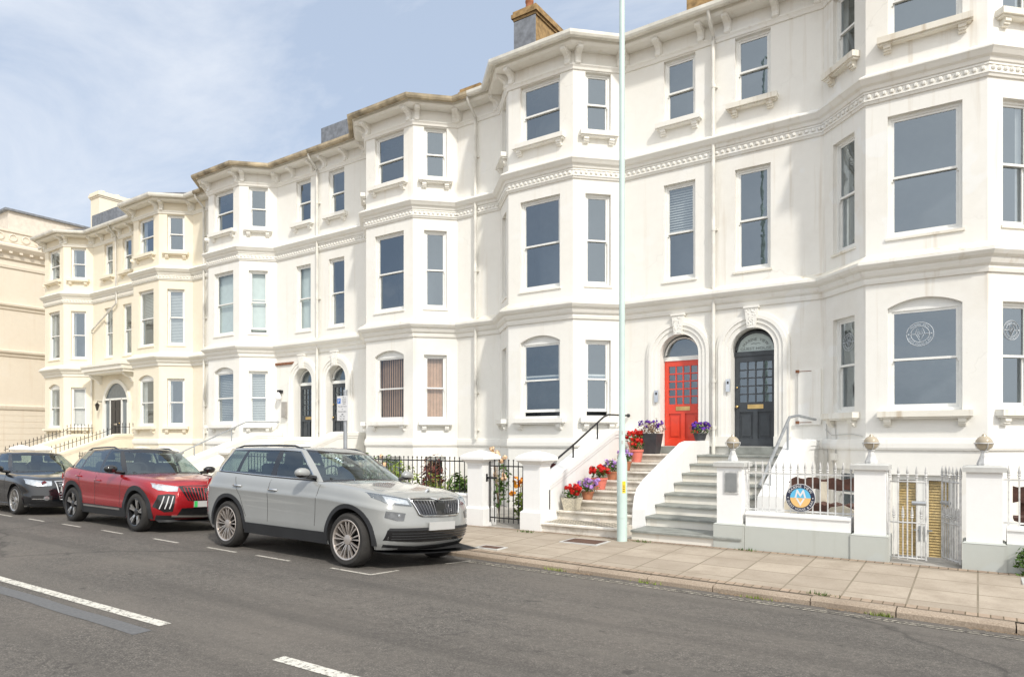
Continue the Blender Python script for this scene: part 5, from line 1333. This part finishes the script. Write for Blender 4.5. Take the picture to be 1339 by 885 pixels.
        for x, z in S['handles']:
            k = MB(); y = ys(x, z); k.tube([(x - .10, sgn * (y + .006), z), (x - .07, sgn * (y + .035), z + .004), (x + .07, sgn * (y + .035), z), (x + .10, sgn * (y + .006), z - .004)], .014, 8); k.build('door_handle', S.get('handlem', S['paint']), root, local=True)
        # mirror
        mx, mz = S['mirror']; k = MB(); yb = base[Gs['mirk']][1]
        k.ball((mx, sgn * (yb + .21), mz), .1, 16, 10, sc=(.85, 1.22, .72)); o = k.build('door_mirror', S.get('mirm', S['paint']), root, local=True)
        k = MB(); k.tube([(mx + .02, sgn * (yb - .01), mz - .07), (mx, sgn * (yb + .14), mz - .05)], .035, 8); k.ball((mx, sgn * (yb + .21), mz - .035), .085, 12, 6, sc=(.9, 1.25, .5)); k.build('mirror_arm', M_gloss, o, local=True)
        if S.get('rails'):
            k = MB(); ra_, rb2 = S['rails']; P0 = [(x, sgn * S['raily'], zr(x) + (.035 if 0 < i < 8 else -.005)) for i, x in enumerate(fr(ra_, rb2, 8))]; k.tube(P0, .017, 8); k.build('roof_rail', M_gloss if S.get('railm') is None else S['railm'], root, local=True)
    S['extra'](dict(root=root, bvh=bvh, ys=ys, sidestrip=sidestrip, frontpatch=frontpatch, fx=fx, belt=belt, W2=W2, nose=nose))
    # wheels
    for ax in (S['xf'], S['xr']):
        for sgn in (1, -1): make_wheel(root, S, ax, sgn * (W2 - .125), sgn)
    return root
def make_wheel(root, S, x, y, sgn):
    Rr, rr = S['R'], S['rim_r']; w2 = .115; h = MB()
    prof = [(rr - .01, -w2 * .9), (rr + .02, -w2 * 1.0), (rr + (Rr - rr) * .6, -w2 * 1.04), (Rr - .018, -w2 * .86), (Rr, -w2 * .62), (Rr, w2 * .62), (Rr - .018, w2 * .86), (rr + (Rr - rr) * .6, w2 * 1.04), (rr + .02, w2), (rr - .01, w2 * .9)]
    h.lathe(prof, (x, y, Rr), 48, axis='y', cap=False)
    hub = MB(); hub.lathe([(.05, -w2 * .5), (.05, w2 * .5)], (x, y, Rr), 16, axis='y')
    wo = hub.build('wheel', M_blackrim, root, local=True); h.build('tyre', M_tyre, wo, local=True)
    k = MB(); o = sgn
    k.lathe([(rr + .012, o * w2 * .99), (rr + .006, o * w2 * 1.03), (rr - .012, o * w2 * .96), (rr - .02, o * w2 * .3), (rr - .03, -o * w2 * .8)], (x, y, Rr), 48, axis='y', cap=False, mi=0)
    k.lathe([(rr - .025, o * w2 * .05), (.02, o * w2 * .05)], (x, y, Rr), 32, axis='y', mi=1)
    ns, kind = S['spokes']
    for i in range(ns):
        a0 = 2 * PI * i / ns + .2
        offs = (-.14, .14) if kind == 'twin' else ((0,) if kind == 'single' else (-.13, .13))
        for da in offs:
            def q(rad, a, d): return (x + rad * math.cos(a), y + o * d, Rr + rad * math.sin(a))
            a = a0 + da * .8; b_ = a0 + da; w0, w1 = (.007, .0115) if kind != 'blade' else (.012, .022)
            def ring(rad, an, d, wv): da_ = wv / rad; return [q(rad, an - da_, d), q(rad, an + da_, d), q(rad, an + da_ * .8, d - .03), q(rad, an - da_ * .8, d - .03)]
            k.loft([ring(.055, a, w2 * .72, w0), ring(rr * .55, (a + b_) / 2, w2 * .86, w0), ring(rr - .008, b_, w2 * .90, w1)], True, True, S.get('spoke_mi', 0))
    k.lathe([(.072, o * w2 * .6), (.068, o * w2 * .80), (.03, o * w2 * .84), (.001, o * w2 * .84)], (x, y, Rr), 20, axis='y')
    k.build('rim', [S['rimm'], M_blackrim, S.get('spokem', S['rimm'])], wo, local=True)

def place_car(root, xf, xr_, yfront, yrear, S):
    """put the near-side wheels on the road: front axle at xf, near wheel line at y"""
    yaw = math.atan2(yfront - yrear, xf - xr_)
    ya, yb = yfront, yfront + S['W'] - .25; za, zb_ = zroad(xf, ya), zroad(xf, yb); roll = math.atan2(zb_ - za, yb - ya)
    zr1 = zroad(xr_, yrear); pitch = -math.atan2(za - zr1, xf - xr_)
    M = Matrix.Rotation(yaw, 4, 'Z') @ Matrix.Rotation(pitch, 4, 'Y') @ Matrix.Rotation(roll, 4, 'X')
    loc = M @ Vector((S['xf'], -(S['W'] / 2 - .125), 0)); root.rotation_euler = M.to_euler(); root.location = Vector((xf, ya, za)) - loc

def mirror_pts(c): return [(-y, z) for y, z in reversed(c)] + c
# --- grey SUV
def suv_extra(E):
    root, fp, fx = E['root'], E['frontpatch'], E['fx']
    top = [(-.50, .955), (-.25, .96), (-.10, .958), (0, .93), (.10, .958), (.25, .96), (.50, .955)]; bot = [(-.40, .745), (-.34, .725), (0, .718), (.34, .725), (.40, .745)]
    g, rows = fp('grille', top, bot, M_gloss, .010, nu=20, nv=5)
    k = MB(); ed = rows[0] + [r[-1] for r in rows] + rows[-1][::-1] + [r[0] for r in rows[::-1]]; k.tube([(x + .006, y, z) for x, y, z in ed] + [ed[0]], .011, 6); k.build('grille_surround', M_chrome, g, local=True)
    k = MB()
    for i in range(17):
        y = -.45 + i * .056
        if abs(y) < .10: continue
        k = MB(); k.tube([(fx(y * t, z) + .014, y * t, z) for z, t in ((.925, .98), (.86, .93), (.79, .86), (.75, .82))], .0055, 5); k.build('grille_slat', M_slatchrome, g, local=True)
    k = MB(); k.box(fx(0, .82), fx(0, .82) + .018, -.10, .10, .735, .90); k.build('radar_panel', M_gloss, g, local=True)
    k = MB(); cxb = fx(0, 1.04); k.lathe([(.048, .0), (.045, .012), (.035, .016), (.001, .016)], (cxb - .004, 0, 1.035), 20, axis='x'); bd = k.build('badge', M_chrome, root, local=True)
    k = MB(); k.add([(cxb + .014, -.03, 1.03), (cxb + .014, .0, 1.06), (cxb + .014, .012, 1.045), (cxb + .014, .03, 1.03), (cxb + .014, 0, 1.012)], [(0, 1, 2, 3, 4)]); k.build('arrow_mark', M_ink, bd, local=True)
    for s in (-1, 1):
        t = [(s * .52, .945), (s * .66, .975), (s * .80, 1.00), (s * .875, 1.02)]; b_ = [(s * .49, .855), (s * .66, .865), (s * .80, .885), (s * .885, .95)]
        h, _ = fp('headlight', t, b_, M_lampbody, .006, nu=14, nv=5)
        t2 = [(s * .545, .93), (s * .66, .955), (s * .80, .98)]; b2 = [(s * .53, .872), (s * .66, .885), (s * .80, .91)]
        fp('reflector', t2, b2, M_lampin, .012, h, 12, 4); fp('lens', t, b_, G_lens, .024, h, 14, 5)
        t = [(s * .60, .76), (s * .72, .775), (s * .82, .785)]; b_ = [(s * .63, .665), (s * .72, .665), (s * .83, .70)]
        f, _ = fp('fog_lamp', t, b_, M_lampbody, .010, nu=8, nv=3)
        k = MB(); k.ball((fx(s * .68, .725) + .006, s * .68, .725), .026, 10, 6, sc=(.3, 1, 1)); k.build('bulb', M_lampin, f, local=True)
    fp('lower_intake', [(-.80, .535), (-.4, .54), (0, .54), (.4, .54), (.80, .535)], [(-.82, .40), (-.4, .375), (0, .37), (.4, .375), (.82, .40)], M_gloss, .008, nu=24, nv=4)
    k = MB()
    for z in (.42, .455, .49):
        k.tube([(fx(y, z) + .010, y, z) for y in fr(-.76, .76, 20)], .006, 4)
    k.build('intake_mesh', M_clad, root, local=True)
    fp('intake_bar', [(-.78, .565), (0, .57), (.78, .565)], [(-.80, .53), (0, .535), (.80, .53)], M_clad, .02, nu=20, nv=2)
    fp('lower_lip', [(-.80, .345), (-.4, .315), (0, .32), (.4, .335), (.80, .365)], [(-.78, .225), (-.4, .205), (0, .2), (.4, .205), (.78, .225)], M_clad, .012, nu=24, nv=3)
    fp('lip_slot', [(-.62, .30), (0, .285), (.62, .30)], [(-.60, .262), (0, .248), (.60, .262)], M_dark, .016, nu=16, nv=2)
    x = fx(0, .58); k = MB(); k.box(x + .012, x + .03, -.26, .26, .53, .64); k.build('number_plate', M_plate, root, local=True)
    for s in (-1, 1):
        fp('tail_light', [(s * .50, 1.06), (s * .70, 1.07), (s * .90, 1.08)], [(s * .50, .95), (s * .70, .93), (s * .90, .92)], M_redlens, .012, nu=10, nv=4, d=1)
        E['sidestrip']('tail_light', [(-2.02, 1.0), (-2.12, 1.005), (-2.22, 1.01)], M_redlens, .13, s, .012)

SUV = dict(nv=28, label='light grey SUV with black wheel arches parked nearest the camera', W=1.93, R=.365, rim_r=.262, xf=1.50, xr=-1.36, ra=.43, clw=.058, cladm=M_clad, paint=P_grey,
    zb=lambda x: .265 + .10 * max(0, (abs(x) - 1.95) / .45) ** 2 * .4, belt=[(-2.42, 1.08), (-2.2, 1.17), (-1.6, 1.175), (-.8, 1.15), (0, 1.13), (.75, 1.115), (1.0, 1.11), (1.4, 1.075), (1.8, 1.03), (2.1, .98), (2.28, .945), (2.42, .90)],
    prof=[(0, .925), (.12, .95), (.24, .968), (.36, .972), (.46, .976), (.58, .985), (.68, .994), (.745, 1.004), (.755, 1.004), (.80, .982), (.88, .968), (.95, .945), (1, .905)],
    nose=[(0, 2.22), (.1, 2.29), (.25, 2.335), (.45, 2.345), (.6, 2.33), (.8, 2.30), (.92, 2.27), (.97, 2.245), (1, 2.19)], tail=[(0, -2.20), (.15, -2.30), (.4, -2.34), (.6, -2.33), (.85, -2.29), (1, -2.23)],
    cowl=1.02, reardeck=-2.14, crown=.055, roofcrown=.045, sill_top=.43, chrome_trim=True, rails=(-1.75, .05), raily=.60,
    seats=(.02, -.92), gaps=[[(.80, .50), (.82, .8), (.86, 1.08)], [(-.30, .48), (-.30, .8), (-.30, 1.11)], [(-.86, .52), (-.95, .66), (-1.02, .82), (-1.14, .98), (-1.22, 1.12)]], handles=[(-.18, .96), (-1.10, .985)], handlem=M_chrome,
    mirror=(.62, 1.235), rimm=M_alloydust, spokes=(9, 'twin'),
    green=dict(base=[(-2.20, 0), (-2.18, .38), (-2.11, .62), (-2.0, .76), (-1.84, .835), (-1.32, .862), (-1.22, .865), (-.38, .87), (-.24, .87), (.30, .862), (.70, .835), (.80, .81), (.93, .60), (1.01, .30), (1.04, 0)],
        roof=[(-2.02, 0), (-2.01, .35), (-1.96, .52), (-1.86, .60), (-1.66, .635), (-1.28, .655), (-1.20, .657), (-.42, .665), (-.31, .665), (-.12, .66), (.02, .64), (.10, .61), (.18, .45), (.23, .22), (.245, 0)],
        tags=['rear', 'rear', 'D', 'D', 'gQ', 'C', 'gR', 'B', 'gF', 'gF', 'A', 'wind', 'wind', 'wind'], zr=lambda x: 1.600 - .030 * max(0, (-x - .6) / 1.4) ** 1.5 - .035 * max(0, (x + .35) / .6) ** 2, bulge=.03, trim=(4, 10), mirk=10), extra=suv_extra)
# --- red crossover
def red_extra(E):
    root, fp, fx = E['root'], E['frontpatch'], E['fx']
    top = [(-.50, .86), (-.25, .87), (0, .87), (.25, .87), (.50, .86)]; bot = [(-.36, .60), (-.2, .575), (0, .57), (.2, .575), (.36, .60)]
    g, rows = fp('grille', top, bot, M_gloss, .008, nu=20, nv=5); k = MB()
    for i in range(15):
        y = -.42 + i * .06; k.tube([(fx(y * t, z) + .014, y * t, z) for z, t in ((.84, 1), (.75, .94), (.66, .86), (.60, .78))], .009, 5)
    k.build('grille_slats', P_red, g, local=True)
    k = MB(); x = fx(0, .77); k.prism([(-.05, .05), (.05, .05), (.05, -.02), (0, -.065), (-.05, -.02)], lambda a, b, h: (h, a, .77 + b), x, x + .025); k.build('badge', M_chrome, g, local=True)
    for s in (-1, 1):
        t = [(s * .50, .85), (s * .66, .875), (s * .80, .90), (s * .84, .91)]; b_ = [(s * .53, .765), (s * .66, .765), (s * .80, .785), (s * .85, .83)]
        h, _ = fp('headlight', t, b_, M_lampin, .006, nu=12, nv=4); fp('lens', t, b_, G_lens, .02, h, 12, 4)
        t = [(s * .56, .70), (s * .68, .72), (s * .80, .70)]; b_ = [(s * .60, .40), (s * .72, .39), (s * .85, .48)]
        f, _ = fp('lamp_recess', t, b_, M_gloss, .008, nu=10, nv=4)
        for j in range(3):
            y0 = s * (.60 + .065 * j); k = MB(); k.tube([(fx(y0, .68) + .016, y0, .68), (fx(y0 + s * .03, .55) + .016, y0 + s * .03, .55), (fx(y0 + s * .055, .45) + .016, y0 + s * .055, .45)], .010, 6); k.build('light_claw', M_signw, f, local=True)
        E['sidestrip']('tail_light', [(-1.95, .92), (-2.05, .93), (-2.12, .93)], M_redlens, .11, s, .010)
        E['sidestrip']('sill_flash', [(x_, .375) for x_ in fr(-.75, .75, 8)], M_alloy, .035, s, .018)
    fp('lower_intake', [(-.46, .46), (0, .47), (.46, .46)], [(-.52, .32), (0, .30), (.52, .32)], M_gloss, .010, nu=18, nv=3)
    fp('lower_lip', [(-.80, .335), (0, .29), (.80, .335)], [(-.78, .21), (0, .2), (.78, .21)], M_clad, .014, nu=20, nv=3)
    fp('lip_trim', [(-.60, .33), (0, .305), (.60, .33)], [(-.60, .30), (0, .275), (.60, .30)], M_alloy, .022, nu=18, nv=2)
    x = fx(0, .54); k = MB(); k.box(x, x + .02, -.26, .26, .475, .585); p = k.build('number_plate', M_plate, root, local=True)
    k = MB(); k.box(x + .02, x + .023, -.26, -.20, .477, .583); k.build('green_flash', M_green, p, local=True)
RED = dict(label='red crossover with black roof parked between the grey and black cars', W=1.84, R=.355, rim_r=.245, xf=1.36, xr=-1.30, ra=.41, clw=.085, cladm=M_clad, paint=P_red, blackroof=True,
    zb=lambda x: .23 + .06 * max(0, (abs(x) - 1.75) / .4) ** 2 * .5, belt=[(-2.2, .98), (-1.9, 1.10), (-1.3, 1.085), (-.6, 1.045), (0, 1.03), (.7, 1.02), (.95, 1.015), (1.4, .985), (1.8, .94), (2.05, .90), (2.2, .86)],
    prof=[(0, .93), (.12, .96), (.3, .985), (.45, .98), (.6, .99), (.78, 1.0), (.88, .985), (.95, .955), (1, .905)],
    nose=[(0, 2.10), (.12, 2.17), (.3, 2.20), (.55, 2.20), (.75, 2.17), (.9, 2.14), (.97, 2.11), (1, 2.06)], tail=[(0, -2.06), (.2, -2.17), (.5, -2.20), (.8, -2.14), (1, -2.08)],
    cowl=.93, reardeck=-2.0, crown=.05, roofcrown=.04, sill_top=.41, chrome_trim=False, rails=(-1.45, -.15), raily=.55,
    seats=(-.05, -.90), gaps=[[(.74, .44), (.76, .75), (.80, 1.0)], [(-.28, .42), (-.28, .7), (-.26, 1.02)], [(-.80, .46), (-.88, .62), (-.98, .85), (-1.02, 1.04)]], handles=[(-.14, .89), (-1.0, .95)],
    mirror=(.55, 1.13), mirm=M_gloss, rimm=M_blackrim, spokes=(5, 'blade'), spoke_mi=2, spokem=M_alloy,
    green=dict(base=[(-2.06, 0), (-2.04, .36), (-1.96, .60), (-1.86, .72), (-1.55, .79), (-1.22, .81), (-1.12, .815), (-.34, .825), (-.22, .825), (.28, .815), (.62, .79), (.72, .765), (.84, .56), (.92, .28), (.945, 0)],
        roof=[(-1.62, 0), (-1.61, .34), (-1.57, .48), (-1.50, .545), (-1.36, .575), (-1.12, .59), (-1.04, .592), (-.38, .60), (-.28, .60), (-.12, .595), (.00, .58), (.07, .555), (.15, .42), (.20, .20), (.215, 0)],
        tags=['rear', 'rear', 'D', 'D', 'gQ', 'C', 'gR', 'B', 'gF', 'gF', 'A', 'wind', 'wind', 'wind'], zr=lambda x: 1.510 - .05 * max(0, (-x - .5) / 1.1) ** 1.5 - .035 * max(0, (x + .35) / .6) ** 2, bulge=.03, trim=(4, 10), mirk=10), extra=red_extra)
# --- black hatchback
def black_extra(E):
    root, fp, fx = E['root'], E['frontpatch'], E['fx']
    g, rows = fp('grille', [(-.34, .76), (0, .77), (.34, .76)], [(-.27, .36), (0, .34), (.27, .36)], M_gloss, .008, nu=14, nv=6)
    k = MB(); ed = rows[0] + [r[-1] for r in rows] + rows[-1][::-1] + [r[0] for r in rows[::-1]]; k.tube([(x + .006, y, z) for x, y, z in ed] + [ed[0]], .012, 6)
    for z in (.42, .48, .54, .66, .71): k.tube([(fx(y, z) + .012, y, z) for y in fr(-.28, .28, 6)], .006, 4)
    k.build('grille_bars', M_chrome, g, local=True)
    k = MB()
    for j in range(4):
        c = -.105 + .07 * j; k.tube([(fx(0, .71) + .03, c + .045 * math.cos(a), .715 + .045 * math.sin(a)) for a in [2 * PI * i / 16 for i in range(17)]], .007, 5)
    k.build('ring_badge', M_chrome, g, local=True)
    for s in (-1, 1):
        t = [(s * .40, .765), (s * .58, .775), (s * .74, .80), (s * .82, .815)]; b_ = [(s * .42, .665), (s * .58, .655), (s * .74, .665), (s * .83, .71)]
        h, _ = fp('headlight', t, b_, M_lampin, .006, nu=12, nv=4); fp('lens', t, b_, G_lens, .02, h, 12, 4)
        k = MB(); k.lathe([(.06, 0), (.055, .05), (.02, .055)], (fx(s * .55, .715) - .04, s * .55, .715), 14, axis='x'); k.build('projector', M_chrome, h, local=True)
        f, _ = fp('fog_recess', [(s * .42, .44), (s * .60, .45), (s * .76, .45)], [(s * .42, .33), (s * .60, .32), (s * .76, .35)], M_dark, .006, nu=8, nv=3)
        k = MB(); k.tube([(fx(y, .375) + .012, y, .375) for y in fr(s * .42, s * .75, 6)], .010, 5); k.build('fog_trim', M_chrome, f, local=True)
        k = MB(); k.lathe([(.055, 0), (.05, .03), (.02, .035)], (fx(s * .52, .385) - .01, s * .52, .385), 14, axis='x'); k.build('fog_lamp', M_lampin, f, local=True)
    fp('lower_lip', [(-.80, .27), (0, .25), (.80, .27)], [(-.78, .2), (0, .19), (.78, .2)], M_clad, .014, nu=20, nv=2)
    x = fx(0, .58); k = MB(); k.box(x, x + .02, -.26, .26, .53, .64); k.build('number_plate', M_plate, root, local=True)
    for s in (-1, 1): E['sidestrip']('tail_light', [(-1.95, .86), (-2.05, .86), (-2.12, .86)], M_redlens, .13, s, .010)
BLK = dict(label='black hatchback with silver wheels at the left edge', W=1.78, R=.325, rim_r=.235, xf=1.33, xr=-1.27, ra=.375, clw=.03, cladm=P_black, paint=P_black,
    zb=lambda x: .19, belt=[(-2.15, .88), (-1.9, .98), (-1.2, .965), (-.5, .935), (0, .925), (.7, .915), (.95, .905), (1.4, .87), (1.8, .815), (2.0, .78), (2.15, .73)],
    prof=[(0, .94), (.12, .96), (.3, .985), (.5, .985), (.65, .995), (.8, 1.0), (.9, .98), (.96, .95), (1, .90)],
    nose=[(0, 2.08), (.12, 2.13), (.3, 2.15), (.55, 2.14), (.8, 2.10), (.93, 2.06), (1, 1.98)], tail=[(0, -2.05), (.2, -2.13), (.5, -2.15), (.8, -2.10), (1, -2.02)],
    cowl=.90, reardeck=-1.95, crown=.045, roofcrown=.035, sill_top=.24, chrome_trim=False,
    seats=(-.10, -.90), gaps=[[(.72, .26), (.74, .6), (.78, .90)], [(-.32, .26), (-.32, .6), (-.30, .92)], [(-.80, .36), (-.90, .55), (-.96, .94)]], handles=[(-.18, .80), (-1.05, .82)],
    mirror=(.55, 1.01), mirm=P_black, rimm=M_alloy, spokes=(7, 'twin'),
    green=dict(base=[(-2.0, 0), (-1.98, .36), (-1.90, .58), (-1.80, .70), (-1.5, .755), (-1.22, .775), (-1.14, .78), (-.38, .79), (-.28, .79), (.26, .785), (.62, .755), (.72, .73), (.82, .54), (.89, .27), (.91, 0)],
        roof=[(-1.60, 0), (-1.58, .32), (-1.54, .45), (-1.46, .51), (-1.30, .54), (-1.10, .555), (-1.03, .557), (-.42, .565), (-.34, .565), (-.20, .56), (-.06, .545), (.00, .52), (.08, .40), (.13, .19), (.145, 0)],
        tags=['rear', 'rear', 'D', 'D', 'gQ', 'C', 'gR', 'B', 'gF', 'gF', 'A', 'wind', 'wind', 'wind'], zr=lambda x: 1.385 - .05 * max(0, (-x - .4) / 1.1) ** 1.5 - .035 * max(0, (x + .4) / .6) ** 2, bulge=.03, trim=(4, 10), mirk=10), extra=black_extra)
c1 = make_car(SUV); place_car(c1, -7.02, -9.88, 6.42, 6.50, SUV)
c2 = make_car(RED); place_car(c2, -12.80, -15.46, 6.56, 6.62, RED)
c3 = make_car(BLK); place_car(c3, -17.85, -20.45, 6.46, 6.50, BLK)
